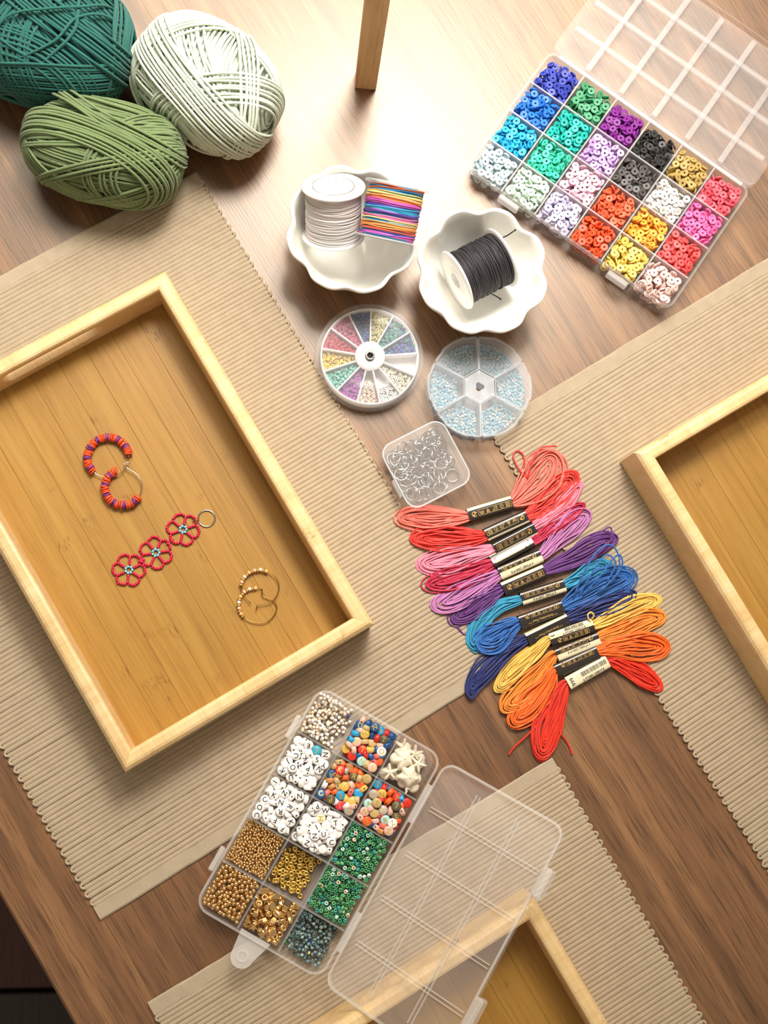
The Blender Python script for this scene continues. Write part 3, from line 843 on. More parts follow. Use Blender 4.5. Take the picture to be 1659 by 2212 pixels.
# --- 15-cell box of letter, gold and glass beads
SW, SL, SH = 0.0998, 0.1720, 0.0215
s_loc = (0.0394, -0.0970, 0.0034); S_DEG = -29.9
MB_S = matrix(s_loc, S_DEG); MB_SI = MB_S.inverted()
sb = thing('bead_box', 'clear 15-cell box of letter, gold and green beads with its lid tilted open', 'box', s_loc, math.radians(S_DEG), 'compartment bead boxes')
MB().add(*g_shell(rrect(SW, SL, 0.010), 0, SH, 0.0012, 0.0012)).build('base', M_CLEAR, sb, smooth=False)
MB().add(*g_shell(rrect(SW + 0.0016, SL + 0.0016, 0.0108), SH - 0.003, SH, 0.0016, 0.0030)[:1], g_shell(rrect(SW + 0.0016, SL + 0.0016, 0.0108), SH - 0.003, SH, 0.0022, 0.003)[1][:1]).build('rim', M_CLEAR_RIM, sb, smooth=False)
scw, scl = (SW - 0.0026) / 3, (SL - 0.0026) / 5
for i in range(1, 3):
    x = -SW / 2 + 0.0013 + i * scw
    MB().add(*g_box(x - 0.0006, x + 0.0006, -SL / 2 + 0.0012, SL / 2 - 0.0012, 0.0012, SH - 0.002)).build('divider', M_CLEAR_WALL, sb, smooth=False)
for j in range(1, 5):
    y = -SL / 2 + 0.0013 + j * scl
    MB().add(*g_box(-SW / 2 + 0.0012, SW / 2 - 0.0012, y - 0.0006, y + 0.0006, 0.0012, SH - 0.0023)).build('divider', M_CLEAR_WALL, sb, smooth=False)
for y in (0.052, -0.052):
    MB().add(*g_bbox(-SW / 2 - 0.0045, -SW / 2 - 0.0008, y - 0.009, y + 0.009, SH - 0.008, SH - 0.001, 0.0008)).build('latch', M_CLEAR_RIM, sb, smooth=False)
for y in (0.050, -0.050):
    MB().add(*g_bbox(SW / 2 + 0.0004, SW / 2 + 0.0045, y - 0.015, y + 0.015, SH - 0.0035, SH - 0.0005, 0.0006)).build('hinge', M_CLEAR_RIM, sb, smooth=False)
# hang tab with an eyelet
tabo = [(-0.010, 0.004)] + [(0.008 * math.cos(a) , -0.012 + 0.008 * math.sin(a)) for a in np.linspace(PI, 2 * PI, 14)] + [(0.013, 0.004)]
MB().add(*g_prism(tabo, SH - 0.0028, SH - 0.0014)).build('hang_tab', M_CLEAR_RIM, sb, smooth=False, loc=(-0.004, -SL / 2 - 0.0015, 0))
MB().add(*g_lathe([(0.0030, SH - 0.0032), (0.0042, SH - 0.0032), (0.0042, SH - 0.0010), (0.0030, SH - 0.0010)], 24, True)).build('eyelet', M_CLEAR_RIM, sb, smooth=False, loc=(-0.004, -SL / 2 - 0.0130, 0))
# lid, tilted up and resting on the tray rail
LT = math.radians(-31)
lid2 = MB().add(*g_shell(rrect(SW, SL + 0.001, 0.010), 0, 0.0055, 0.0013, 0.0011)).build('lid', M_CLEAR, sb, smooth=False,
    loc=(SW / 2 + 0.0055 + (SW / 2) * math.cos(-LT), -0.001, SH - 0.002 + (SW / 2) * math.sin(-LT)), rot=(0, LT, 0))
MB().add(*xf((g_shell(rrect(SW, SL + 0.001, 0.010), 0.0025, 0.0055, 0.0018, 0.0)[0], g_shell(rrect(SW, SL + 0.001, 0.010), 0.0025, 0.0055, 0.0018, 0.0)[1][:1]))).build('lid_rim', M_CLEAR_RIM, lid2, smooth=False)
for i in (1, 2):
    x = -SW / 2 + i * SW / 3
    for s in (-1, 1):
        MB().add(*g_box(x + s * 0.0014 - 0.0003, x + s * 0.0014 + 0.0003, -SL / 2 + 0.010, SL / 2 - 0.010, 0.0011, 0.0031)).build('lid_ridge', M_CLEAR_RIM, lid2, smooth=False)
for j in range(1, 5):
    y = -SL / 2 + j * SL / 5
    for s in (-1, 1):
        MB().add(*g_box(-SW / 2 + 0.006, SW / 2 - 0.004, y + s * 0.0014 - 0.0003, y + s * 0.0014 + 0.0003, 0.0011, 0.0030)).build('lid_ridge', M_CLEAR_RIM, lid2, smooth=False)
for y in (0.047, -0.047):
    MB().add(*g_bbox(SW / 2 - 0.0006, SW / 2 + 0.0060, y - 0.011, y + 0.011, -0.0005, 0.0095, 0.0015)).build('latch', M_CLEAR_RIM, lid2, smooth=False)

def cell(r, c):
    return (-SW / 2 + 0.0013 + c * scw + 0.0006, SL / 2 - 0.0013 - (r + 1) * scl + 0.0006)
def newpile(floor=0.0013): return Pile(scw - 0.0012, scl - 0.0012, floor)

# letter beads
ME_LET = None
def letter_mesh():
    mb = MB().add(*G_LET)
    a = np.linspace(0, 2 * PI, 10, endpoint=False)
    for s in (-1, 1):
        v = np.c_[0.00062 * np.cos(a), np.full(10, s * 0.00353), 0.00062 * np.sin(a)]
        mb.add(v, [np.arange(10)[::s][None]], mi=1)  # flat dark disc painted as the shaded hole, no real opening
    return mb.mesh('letter_bead', [M_OBJ, M_HOLE_SHADE], smooth=True)
ME_LET = letter_mesh()
BC = {'white': (238, 234, 230), 'cream': (240, 228, 190), 'navy blue': (34, 82, 134), 'sky blue': (46, 156, 204), 'yellow': (226, 182, 88), 'olive': (92, 84, 62), 'red': (214, 50, 40), 'rose red': (212, 52, 72),
      'pink': (236, 182, 160), 'mint': (170, 212, 204), 'tan': (198, 166, 112), 'grey': (176, 164, 152), 'orange': (230, 96, 34), 'coral': (222, 104, 90), 'brown': (196, 132, 76), 'blush': (222, 176, 160), 'turquoise': (52, 166, 190)}
def cA(x, y): return (420 + x / 6.144, 1480 + y / 6.144)
def cB(x, y): return (640 + x / 6.144, 1540 + y / 6.144)
def cC(x, y): return (540 + x / 6.144, 1680 + y / 6.144)
LET = {
 (1, 0): [(cA(1515, 795), 'E', 168, 'white'), (cB(275, 497), 'J', -25, 'turquoise'), (cB(397, 560), 'N', 82, 'white'), (cA(1345, 930), 'C', 188, 'white'), (cA(1240, 1010), 'J', 205, 'white'), (cB(125, 590), 'K', 140, 'white'),
          (cB(275, 620), 'S', -12, 'white'), (cB(158, 735), 'P', 165, 'white'), (cB(300, 750), 'N', -35, 'white'), (cA(1165, 1130), 'K', 115, 'white'), (cA(1300, 1095), 'O', -20, 'white'), (cA(1275, 1220), 'U', 190, 'white'), (cB(375, 690), 'Y', 160, 'white')],
 (2, 0): [(cA(1075, 1280), 'I', 60, 'white'), (cA(1055, 1460), 'K', -28, 'white'), (cA(1195, 1435), 'N', -32, 'white'), (cA(1395, 1465), 'N', 0, 'white'), (cA(1145, 1560), 'N', -15, 'white'), (cA(935, 1525), 'C', 18, 'white'),
          (cA(870, 1615), 'O', 78, 'white'), (cA(825, 1710), 'C', -105, 'white'), (cA(1270, 1610), 'R', -120, 'white'), (cA(1140, 1670), 'R', 170, 'white'), (cA(1075, 1790), 'F', 160, 'white'), (cA(1275, 1815), 'K', -82, 'white'), (cA(1165, 1905), 'F', 150, 'white')],
 (2, 1): [(cC(1000, 440), 'W', -8, 'white'), (cC(940, 540), 'H', 78, 'cream'), (cC(1135, 600), 'T', 0, 'white'), (cC(880, 655), 'I', 25, 'white'), (cC(860, 770), 'N', 88, 'white'), (cC(975, 750), 'U', 8, 'white'),
          (cC(610, 785), 'O', -4, 'white'), (cC(750, 860), 'Z', -28, 'white'), (cC(845, 925), 'K', -150, 'white'), (cC(1075, 855), 'C', 4, 'white'), (cC(890, 370), 'P', 195, 'white')],
 (0, 1): [(cB(850, 160), 'U', 172, 'navy blue'), (cB(910, 280), 'W', -18, 'yellow'), (cB(1115, 235), 'S', 25, 'sky blue'), (cB(1160, 355), 'T', -22, 'olive'), (cB(800, 385), 'D', -8, 'pink'), (cB(660, 475), 'E', -12, 'yellow'),
          (cB(880, 490), 'T', -26, 'red'), (cB(1130, 515), 'O', 0, 'white'), (cB(865, 645), 'N', -38, 'mint'), (cB(1000, 735), 'J', 12, 'pink'), (cB(1040, 190), 'N', 20, 'navy blue')],
 (1, 1): [(cB(580, 760), 'K', -22, 'red'), (cB(765, 845), 'R', -30, 'olive'), (cB(940, 875), 'C', 8, 'tan'), (cB(460, 815), 'A', 170, 'navy blue'), (cB(315, 1070), 'C', 10, 'navy blue'), (cB(455, 1145), 'P', 178, 'olive'),
          (cB(585, 1095), 'E', 178, 'sky blue'), (cB(575, 1235), 'J', 190, 'rose red'), (cB(695, 1305), 'G', -5, 'grey'), (cB(640, 980), '', 0, 'yellow')],
 (1, 2): [(cB(1068, 945), 'Y', -12, 'sky blue'), (cB(1000, 1065), 'Y', 98, 'grey'), (cB(1135, 1075), 'N', -12, 'yellow'), (cB(930, 1190), 'A', 20, 'mint'), (cB(1065, 1190), 'S', -20, 'tan'), (cB(1340, 1130), 'P', -18, 'red'),
          (cB(905, 1310), 'N', -38, 'blush'), (cB(1035, 1330), 'U', 0, 'tan'), (cB(1150, 1290), 'T', 92, 'grey'), (cB(1330, 1365), 'E', 15, 'olive'), (cB(935, 1440), 'J', 20, 'orange'), (cB(1180, 1420), 'R', 10, 'mint'),
          (cB(1270, 1460), 'Z', 30, 'white'), (cB(1220, 1560), 'N', 80, 'blush'), (cB(1325, 1235), 'I', -35, 'olive')],
}
WHERE = {(1, 0): 'in the cell beside the crystals', (2, 0): 'in the cell above the tiny gold beads', (2, 1): 'in the cell above the flower spacers',
         (0, 1): 'between the crystals and the shells', (1, 1): 'in the middle coloured cell', (1, 2): 'in the cell below the shells'}
SIDE = {(0, 1): ['orange', 'navy blue', 'sky blue', 'tan', 'coral', 'red', 'yellow', 'pink', 'sky blue', 'navy blue'], (1, 1): ['sky blue', 'white', 'tan', 'brown', 'yellow', 'grey', 'orange', 'coral', 'pink', 'tan', 'white'],
        (1, 2): ['sky blue', 'orange', 'red', 'brown', 'coral', 'red', 'orange', 'blush', 'navy blue']}
low_items, low_cols = [], []
for rc, lst in LET.items():
    x0, y0 = cell(*rc); p = newpile(0.0035); white = rc in ((1, 0), (2, 0), (2, 1))
    pick = lambda: 'white' if white else random.choice(SIDE[rc])
    for k in range(46): p.drop('disc', 0.0035, 0.00185, lambda: o_edge(10)() if rng.random() < 0.6 else o_flat(20)(), tries=6, data=('', pick()), zmax=0.0135)
    nbase = len(p.items)
    for (px, py), ch, rot, col in lst:
        w = MB_SI @ at(px, py, s_loc[2] + 0.0165)
        rz = math.radians(rot - S_DEG) + rng.normal() * 0.05
        tl = rotm('Z', rng.uniform(0, 6.28)); ti = abs(rng.normal()) * 0.10
        R = tl @ rotm('X', ti) @ tl.T @ rotm('Z', rz)
        p.drop('disc', 0.0035, 0.00185, lambda R=R: R, data=(ch, col), xy=(w.x - x0, w.y - y0))
    tops = [(it[0], it[1]) for it in p.items if it[4][0] or it[2] > 0.0145]
    for k in range(34):
        cand = np.c_[rng.uniform(0.0021, p.w - 0.0021, 240), rng.uniform(0.0021, p.d - 0.0021, 240)]
        T = np.array(tops); dd = np.sqrt(((cand[:, None] - T[None]) ** 2).sum(-1)).min(1)
        b_ = int(np.argmax(dd)); gap = dd[b_]
        if gap < 0.0037: break
        x, y = cand[b_]; tops.append((x, y))
        near = T[np.argmin(((T - cand[b_]) ** 2).sum(1))]; pa = math.atan2(near[1] - y, near[0] - x)
        R = rotm('Z', pa + PI / 2 + rng.normal() * 0.25) @ rotm('X', PI / 2 + rng.normal() * 0.15) @ rotm('Z', rng.uniform(0, 2 * PI))
        if gap > 0.0060 and rng.random() < 0.5: R = o_flat(14)()
        R = np.asarray(R); ex = 0.0035 * math.sqrt(max(0, 1 - R[0, 2] ** 2)) + 0.00185 * abs(R[0, 2]); ey = 0.0035 * math.sqrt(max(0, 1 - R[1, 2] ** 2)) + 0.00185 * abs(R[1, 2])
        p.items.append((min(max(x, ex), p.w - ex), min(max(y, ey), p.d - ey), 0.0146 + rng.normal() * 0.0006, R, ('', pick())))
    sc = p.seen()
    for k, it in enumerate(p.items):
        x, y, z, R, (ch, col) = it
        if sc[k] == 0 and not ch and z < 0.0135: continue
        z = min(z, 0.0195)
        it = (x + x0, y + y0, z, R, None)
        c = jitter(lin(BC[col]), 0.02)
        if k < nbase:
            low_items.append(it); low_cols.append(c); continue
        ink = 'black' if (white and col == 'white') else 'gold'
        if ch:
            lb = f'{col} bead with a {ink} letter {ch} {WHERE[rc]}'
        else:
            lb = f'{col} letter bead on its side {WHERE[rc]}'
        o = bead_object('letter_bead', ME_LET, MB_S, it, c, lb, 'bead', 'white letter beads' if white else 'coloured letter beads')
        if ch:
            link('letter', text_mesh(ch, 0.0050, M_BLACKINK if ink == 'black' else M_GOLDINK), o, (0, 0, 0.00192))

merge('letter_bead_heap', G_LET, low_items, MB_S, low_cols, M_ATT, 'lower layers of letter beads under the white and coloured letters', 'beads')

# gold balls, tiny gold balls, green seeds
ME_BALL3 = MB().add(*G_BALL3).mesh('gold_bead', M_GOLD)
ME_SEED3 = MB().add(*G_SEED3).mesh('seed_bead', M_OBJ)
def ball_cell(rc, r, n, depth, tries=6):
    p = newpile(0.0065)
    for k in range(n): p.drop('ball', r, r, lambda: np.eye(3), tries=tries, zmax=depth)
    return p
def offs(p, rc):
    x0, y0 = cell(*rc)
    p.items = [(x + x0, y + y0, z, o_any(), d) for x, y, z, R, d in p.items]
p = ball_cell((4, 0), 0.0015, 620, 0.0165); sc = p.seen(); offs(p, (4, 0)); top = set(np.argsort(-sc)[:130].tolist())
for k in top: bead_object('gold_bead', ME_BALL3, MB_S, p.items[k], None, 'round gold bead in the corner cell of the 15-cell box', 'bead', 'larger round gold beads')
r_ = [it for k, it in enumerate(p.items) if k not in top and sc[k] > 0]
merge('gold_bead_heap', G_BALL3, r_, MB_S, [(1, 1, 1, 1)] * len(r_), M_GOLD, 'deeper round gold beads filling the corner cell of the 15-cell box', 'beads')
p = ball_cell((3, 0), 0.00104, 1500, 0.0135); sc = p.seen(); offs(p, (3, 0)); r_ = [it for k, it in enumerate(p.items) if sc[k] > 0]
merge('tiny_gold_beads', G_BALL2, r_, MB_S, [(1, 1, 1, 1)] * len(r_), M_GOLD, 'tiny round gold beads filling the cell above the larger gold beads', 'beads')
GREENS = [(78, 152, 98), (92, 166, 104), (64, 138, 98), (106, 174, 118), (80, 156, 110), (72, 146, 94), (60, 164, 156), (104, 192, 184), (186, 220, 204), (212, 230, 216), (238, 210, 178), (54, 128, 106)]
GW = [6, 6, 5, 5, 5, 5, 2.4, 1.8, 2.2, 1.6, 1.9, 2]
def gcol(): return jitter(lin(random.choices(GREENS, GW)[0]), 0.06)
for rc, lb in (((2, 2), 'green mixed seed bead in the cell below the coloured letters'), ((3, 2), 'green mixed seed bead in the cell above the dark teal beads')):
    p = newpile(0.0065)
    for k in range(620): p.drop('ball', 0.00145, 0.00145, lambda: np.eye(3), tries=6, zmax=0.0165)
    sc = p.seen(); offs(p, rc); top = set(np.argsort(-sc)[:145].tolist()); r_ = []
    for k, it in enumerate(p.items):
        R = o_flat(70)(); it = it[:3] + (R, None)
        if k in top: bead_object('seed_bead', ME_SEED3, MB_S, it, gcol(), lb, 'bead', lb.split(' in ')[1] + ' green seeds')
        elif sc[k] > 0: r_.append(it)
    merge('seed_bead_heap', G_SEED3, r_, MB_S, [gcol() for _ in r_], M_ATT, lb.replace('green mixed seed bead', 'deeper green seed beads'), 'beads')

# gold flower spacers
ME_FLW = MB().add(*G_FLW).mesh('spacer_bead', M_GOLD_Y)
p = newpile(); p.bias = lambda x, y: 0.8 * max(0, x - 0.024)
for k in range(96): p.drop('disc', 0.0021, 0.0007, o_flat(5) if rng.random() < 0.93 else o_edge(20), tries=9, margin=0.0005)
x0, y0 = cell(3, 1)
for it in p.items: bead_object('spacer_bead', ME_FLW, MB_S, (it[0] + x0, it[1] + y0) + it[2:], None, 'small gold flower-shaped spacer bead in the middle cell', 'bead', 'gold flower spacers')

# gold shaped beads
def star_outline(n, R, r, ph=0): return [((R if k % 2 == 0 else r) * math.cos(ph + k * PI / n), (R if k % 2 == 0 else r) * math.sin(ph + k * PI / n)) for k in range(2 * n)]
NUG = {
 'star-shaped': MB().add(*g_prism(star_outline(5, 0.0034, 0.0016), -0.0011, 0.0011, 0.0003)).mesh('metal_bead', M_GOLD, smooth=False),
 'cube-shaped': MB().add(*g_bbox(-0.0018, 0.0018, -0.0018, 0.0018, -0.0018, 0.0018, 0.0004)).mesh('metal_bead', M_GOLD, smooth=False),
 'drop-shaped': MB().add(*g_prism([(0.0030 * math.cos(a) * (1 if math.cos(a) < 0 else 1.35), 0.0024 * math.sin(a)) for a in np.linspace(0, 2 * PI, 12, endpoint=False)], -0.0010, 0.0012, 0.0006)).mesh('metal_bead', M_GOLD, smooth=False),
 'ring-shaped': MB().add(*g_lathe([(0.0013, -0.0014), (0.0020, -0.0016), (0.0026, 0), (0.0020, 0.0016), (0.0013, 0.0014)], 14, True)).mesh('metal_bead', M_GOLD, smooth=True),
 'faceted': MB().add(*g_sphere(0.0023, 6, 4)).mesh('metal_bead', M_GOLD, smooth=False)}
p = newpile(0.0045); kinds = list(NUG)
for k in range(190): p.drop('disc', 0.0024, 0.0014, o_clay, tries=4, data=kinds[k % 5], zmax=0.0165)
sc = p.seen(); x0, y0 = cell(4, 1)
for k, it in enumerate(p.items):
    if sc[k] > 0: bead_object('metal_bead', NUG[it[4]], MB_S, (it[0] + x0, it[1] + y0) + it[2:], None, f'shiny gold {it[4]} metal bead beside the round gold beads', 'bead', f'gold {it[4]} metal beads')

# crystals and dark teal glass
M_ATT_GL = attr_mat('glass_bead_mixed', 0.15)
p = newpile(); p.bias = lambda x, y: 0.35 * max(0, x - 0.017) + 0.25 * abs(x - 0.012)
for k in range(210): p.drop('ball', 0.00135, 0.00135, lambda: np.eye(3), tries=4)
offs(p, (0, 0)); cr = [(244, 226, 202), (246, 236, 220), (250, 244, 236), (238, 214, 180), (246, 242, 242), (250, 234, 216)]
merge('crystal_beads', G_CRYS, p.items, MB_S, [lin((50, 60, 150)) if k == 150 else jitter(lin(random.choice(cr)), 0.1) for k in range(len(p.items))], M_ATT_GL, 'pale champagne crystal beads thinly covering the top corner cell', 'beads')
p = newpile(); p.bias = lambda x, y: 0.25 * abs(x - 0.015) + 0.1 * max(0, 0.012 - y)
for k in range(230): p.drop('ball', 0.00130, 0.0013, lambda: np.eye(3), tries=4)
offs(p, (4, 2)); tc_ = [(106, 128, 126), (118, 142, 140), (138, 162, 158), (94, 110, 112), (162, 182, 176), (110, 138, 142), (88, 102, 100), (124, 148, 152)]
sp_ = {160: (60, 160, 90), 170: (40, 70, 160), 180: (200, 80, 80), 190: (70, 150, 70), 120: (210, 190, 120)}
merge('teal_glass_beads', G_SEED3 and g_seed(0.0013, 0.0005, 0.0019, 9), p.items, MB_S, [lin(sp_[k]) if k in sp_ else jitter(lin(random.choice(tc_)), 0.12) for k in range(len(p.items))], M_ATT_GL, 'dark teal glass beads thinly covering the bottom cell', 'beads')

# sea charms: starfish, turtles, shells
M_STONE = pmat('cream_stone', (232, 220, 196), 0.5, bump=(900, 0.15), vary=0.06)
def g_blob(rf, h, seg=60, rings=6, pw=0.5):
    th = np.linspace(0, 2 * PI, seg, endpoint=False); R = np.array([rf(t) for t in th])
    v = []; us = np.linspace(0.02, 1, rings)
    for u in us: v.append(np.c_[R * u * np.cos(th), R * u * np.sin(th), np.full(seg, h * (1 - u ** 2.2) ** pw)])
    v.append(np.c_[R * np.cos(th), R * np.sin(th), np.full(seg, -h * 0.35)])
    V = np.concatenate(v); k = rings + 1
    return V, [g_grid(k, seg, False, True), np.arange(seg)[::-1][None] , (np.arange(seg) + (k - 1) * seg)[None]]
star_r = lambda t: 0.0024 + 0.0042 * (0.5 + 0.5 * math.cos(5 * t)) ** 2.2
def turtle_r(t):
    b = 0.0050
    for a, w, l in ((PI / 2, 0.30, 0.0030), (PI / 2 + 0.95, 0.30, 0.0028), (PI / 2 - 0.95, 0.30, 0.0028), (-PI / 2 + 0.75, 0.25, 0.0016), (-PI / 2 - 0.75, 0.25, 0.0016)):
        d = (t - a + PI) % (2 * PI) - PI
        b += l * math.exp(-(d / w) ** 2)
    return b
ME_STAR = MB().add(*g_blob(star_r, 0.0022)).mesh('starfish_charm', M_STONE)
ME_TURT = MB().add(*xf(g_blob(turtle_r, 0.0034, 64, 7), np.eye(3) * 1.15)).mesh('turtle_charm', M_STONE)
tp = []
for k in range(40):
    u = k / 39; tp.append((0.0012 * math.cos(u * 22) * (1 - u), 0.0012 * math.sin(u * 22) * (1 - u), -0.0050 + 0.0115 * u))
ME_SHEL = MB().add(*g_tube(tp, [0.0030 * (1 - 0.9 * k / 39) * (1 + 0.12 * math.sin(k * 1.6)) for k in range(40)], 10)).mesh('spiral_shell', M_STONE)
ME_LOBE = MB().add(*g_blob(lambda t: 0.0042 * (1 + 0.35 * math.cos(t)) * (1 + 0.03 * math.cos(14 * t)), 0.0024, 42)).mesh('scallop_shell', M_STONE)
x0, y0 = cell(0, 2)
p = newpile()
SEA = [  # crop position, mesh, rot, lift, tilt, label
    ((1240, 790), ME_STAR, 20, 0.015, 0.10, 'starfish_charm', 'cream starfish charm nearest the coloured letter beads', 'charm'),
    ((1615, 680), ME_STAR, 60, 0.015, -0.12, 'starfish_charm', 'cream starfish charm at the outer wall of the shell cell', 'charm'),
    ((1580, 520), ME_STAR, 10, 0.013, 0.3, 'starfish_charm', 'cream starfish charm near the outer corner of the shell cell', 'charm'),
    ((1430, 610), ME_TURT, 100, 0.014, 0.12, 'turtle_charm', 'cream turtle charm in the middle of the shell cell', 'charm'),
    ((1500, 850), ME_TURT, 35, 0.0145, 0.15, 'turtle_charm', 'cream turtle charm below the starfish in the shell cell', 'charm'),
    ((1370, 400), ME_STAR, 0, 0.012, 0.5, 'starfish_charm', 'cream starfish charm at the top of the shell cell', 'charm'),
    ((1260, 600), ME_LOBE, 60, 0.0135, 0.4, 'scallop_shell', 'cream leaf-shaped shell at the inner side of the shell cell', 'shell'),
    ((1480, 460), ME_LOBE, 150, 0.012, 0.3, 'scallop_shell', 'cream rounded shell at the top of the shell cell', 'shell'),
    ((1470, 990), ME_SHEL, -20, 0.012, 1.35, 'spiral_shell', 'cream spiral shell at the bottom edge of the shell cell', 'shell'),
    ((1370, 960), ME_LOBE, -30, 0.010, 0.4, 'scallop_shell', 'cream rounded shell low at the bottom edge of the shell cell', 'shell'),
    ((1600, 900), ME_LOBE, 90, 0.011, 0.3, 'scallop_shell', 'cream rounded shell beside the lower turtle charm', 'shell'),
    ((1110, 830), ME_LOBE, 200, 0.009, 0.2, 'scallop_shell', 'cream rounded shell in the corner beside the coloured letters', 'shell'),
    ((1540, 1040), ME_LOBE, 10, 0.009, 0.2, 'scallop_shell', 'cream rounded shell in the lower outer corner of the shell cell', 'shell'),
    ((1350, 860), ME_SHEL, 60, 0.008, 1.4, 'spiral_shell', 'cream spiral shell between the starfish and the turtle', 'shell'),
]
for (px, py), me, rot, z, tilt, nm, lb, cat in SEA:
    w = MB_SI @ at(*cB(px, py), s_loc[2] + z)
    R = rotm('Z', math.radians(rot - S_DEG)) @ rotm('X', tilt)
    xx = min(max(w.x, x0 + 0.0055), x0 + p.w - 0.0055); yy = min(max(w.y, y0 + 0.0055), y0 + p.d - 0.0055)
    bead_object(nm, me, MB_S, (xx, yy, z, R, None), None, lb, cat, 'cream sea charms')
for k in range(9):
    R = rotm('Z', rng.uniform(0, 6)) @ rotm('X', rng.uniform(-0.4, 0.4))
    bead_object('scallop_shell', ME_LOBE, MB_S, (x0 + rng.uniform(0.006, p.w - 0.006), y0 + rng.uniform(0.006, p.d - 0.006), rng.uniform(0.004, 0.0065), R, None), None, 'cream shell buried under the starfish and turtle charms', 'shell', 'buried cream shells')

# ------------------------------------------------------------------ round seed-bead cases
M_WHITEP = pmat('white_plastic', (240, 237, 236), 0.35)
M_CASE = plastic('clear_case', (244, 242, 242), 0.10, 0.12)
M_CASE6 = plastic('frosted_case', (238, 242, 246), 0.12, 0.3)
M_CASE6R = plastic('frosted_case_edge', (236, 240, 244), 0.40, 0.3)
def sector_fill(mb, a0, a1, r0, r1, z0, n, cols, geo, rad, layers=2):
    """seed beads settled in a wedge"""
    pts = []
    v, f = geo
    for L in range(layers):
        k = 0; tries = 0; lay = []
        while k < n and tries < n * 14:
            tries += 1
            r = math.sqrt(rng.uniform(r0 ** 2, r1 ** 2)); a = rng.uniform(a0, a1)
            mrg = rad / r
            if a - a0 < mrg or a1 - a < mrg: continue
            x, y = r * math.cos(a), r * math.sin(a)
            if lay and np.min((np.array(lay)[:, 0] - x) ** 2 + (np.array(lay)[:, 1] - y) ** 2) < (1.75 * rad) ** 2: continue
            lay.append((x, y)); k += 1
            R = o_flat(60)()
            mb.add(v @ R.T + [x, y, z0 + rad + L * rad * 1.5 + rng.uniform(0, 0.0003)], f, color=cols())
def case12():
    c = at(799, 770, 0.012)
    t = thing('bead_wheel_case', 'round clear case with thirteen wedges of pastel seed beads and a metal centre', 'bead case', (c.x, c.y, 0.0003), 0.0, 'round bead cases')
    MB().add(*g_lathe([(0.0, 0.0), (0.0360, 0.0), (0.0367, 0.001), (0.0367, 0.0125), (0.0356, 0.0125), (0.0356, 0.0022), (0.0, 0.0022)], 96)).build('base', M_WHITEP, t)
    MB().add(*g_lathe([(0.0035, 0.002), (0.0100, 0.002), (0.0100, 0.0118), (0.0112, 0.0122), (0.0112, 0.0127), (0.0035, 0.0127)], 40, True)).build('hub', M_WHITEP, t)
    MB().add(*g_lathe([(0.0020, 0.010), (0.0031, 0.010), (0.0033, 0.0150), (0.0029, 0.0156), (0.0020, 0.0150)], 28, True)).build('rivet', M_SILVER, t)
    MB().add(*g_lathe([(0.00205, 0.0), (0.0, 0.0152)][:0] or [(0.0, 0.0138), (0.0020, 0.0139)], 20)).build('rivet_hole_shade', M_HOLE_SHADE, t)  # dark disc closing the rivet, painted as the shade down its hole
    A0 = math.radians(5.5); st = 2 * PI / 13
    for k in range(13):
        a = A0 + k * st
        g = g_box(0.0085, 0.0357, -0.0005, 0.0005, 0.0022, 0.0122)
        MB().add(*xf(g, rotm('Z', a))).build('divider', M_WHITEP, t, smooth=False)
    MB().add(*g_lathe([(0.0036, 0.0137), (0.0395, 0.0137), (0.0402, 0.0130), (0.0402, 0.0015), (0.0394, 0.0015), (0.0394, 0.0126), (0.0036, 0.0128)], 96, True)).build('lid', M_CASE, t)
    W = [('blue violet', [(92, 106, 176), (110, 116, 190), (82, 98, 168), (90, 172, 172)]), ('sea green', [(100, 170, 164), (116, 188, 174), (96, 118, 182), (84, 148, 148)]), ('pale yellow', [(226, 220, 156), (234, 226, 170)]),
         ('blue', [(84, 122, 184), (76, 112, 172)]), ('pink', [(226, 110, 150), (232, 128, 160)]), ('rose red', [(214, 72, 92), (222, 86, 104)]), ('yellow', [(240, 204, 86), (244, 212, 100)]), ('aqua', [(122, 204, 190), (136, 212, 198)]),
         ('purple', [(176, 92, 178), (186, 106, 188)]), ('pale peach', [(240, 212, 196), (244, 222, 208)]), ('white', [(240, 240, 234)]), ('cream', [(236, 230, 206), (240, 236, 214)]), None]
    for k, w in enumerate(W):
        if not w: continue
        mb = MB(); n = 46 if w[0] not in ('white', 'pale peach') else (16 if w[0] == 'white' else 30)
        r0 = 0.0118 if w[0] not in ('white', 'pale peach') else (0.024 if w[0] == 'white' else 0.019)
        sector_fill(mb, A0 + k * st + 0.02, A0 + (k + 1) * st - 0.02, r0, 0.0345, 0.0024, n, lambda: jitter(lin(random.choice(w[1])), 0.05), G_SEED27, 0.00130, 3)
        o = mb.build('wedge_of_seed_beads', M_ATT, color=True, loc=(c.x, c.y, 0.0003))
        tag(o, f'{w[0]} seed beads filling one wedge of the round clear case', 'beads', kind='stuff')
case12()
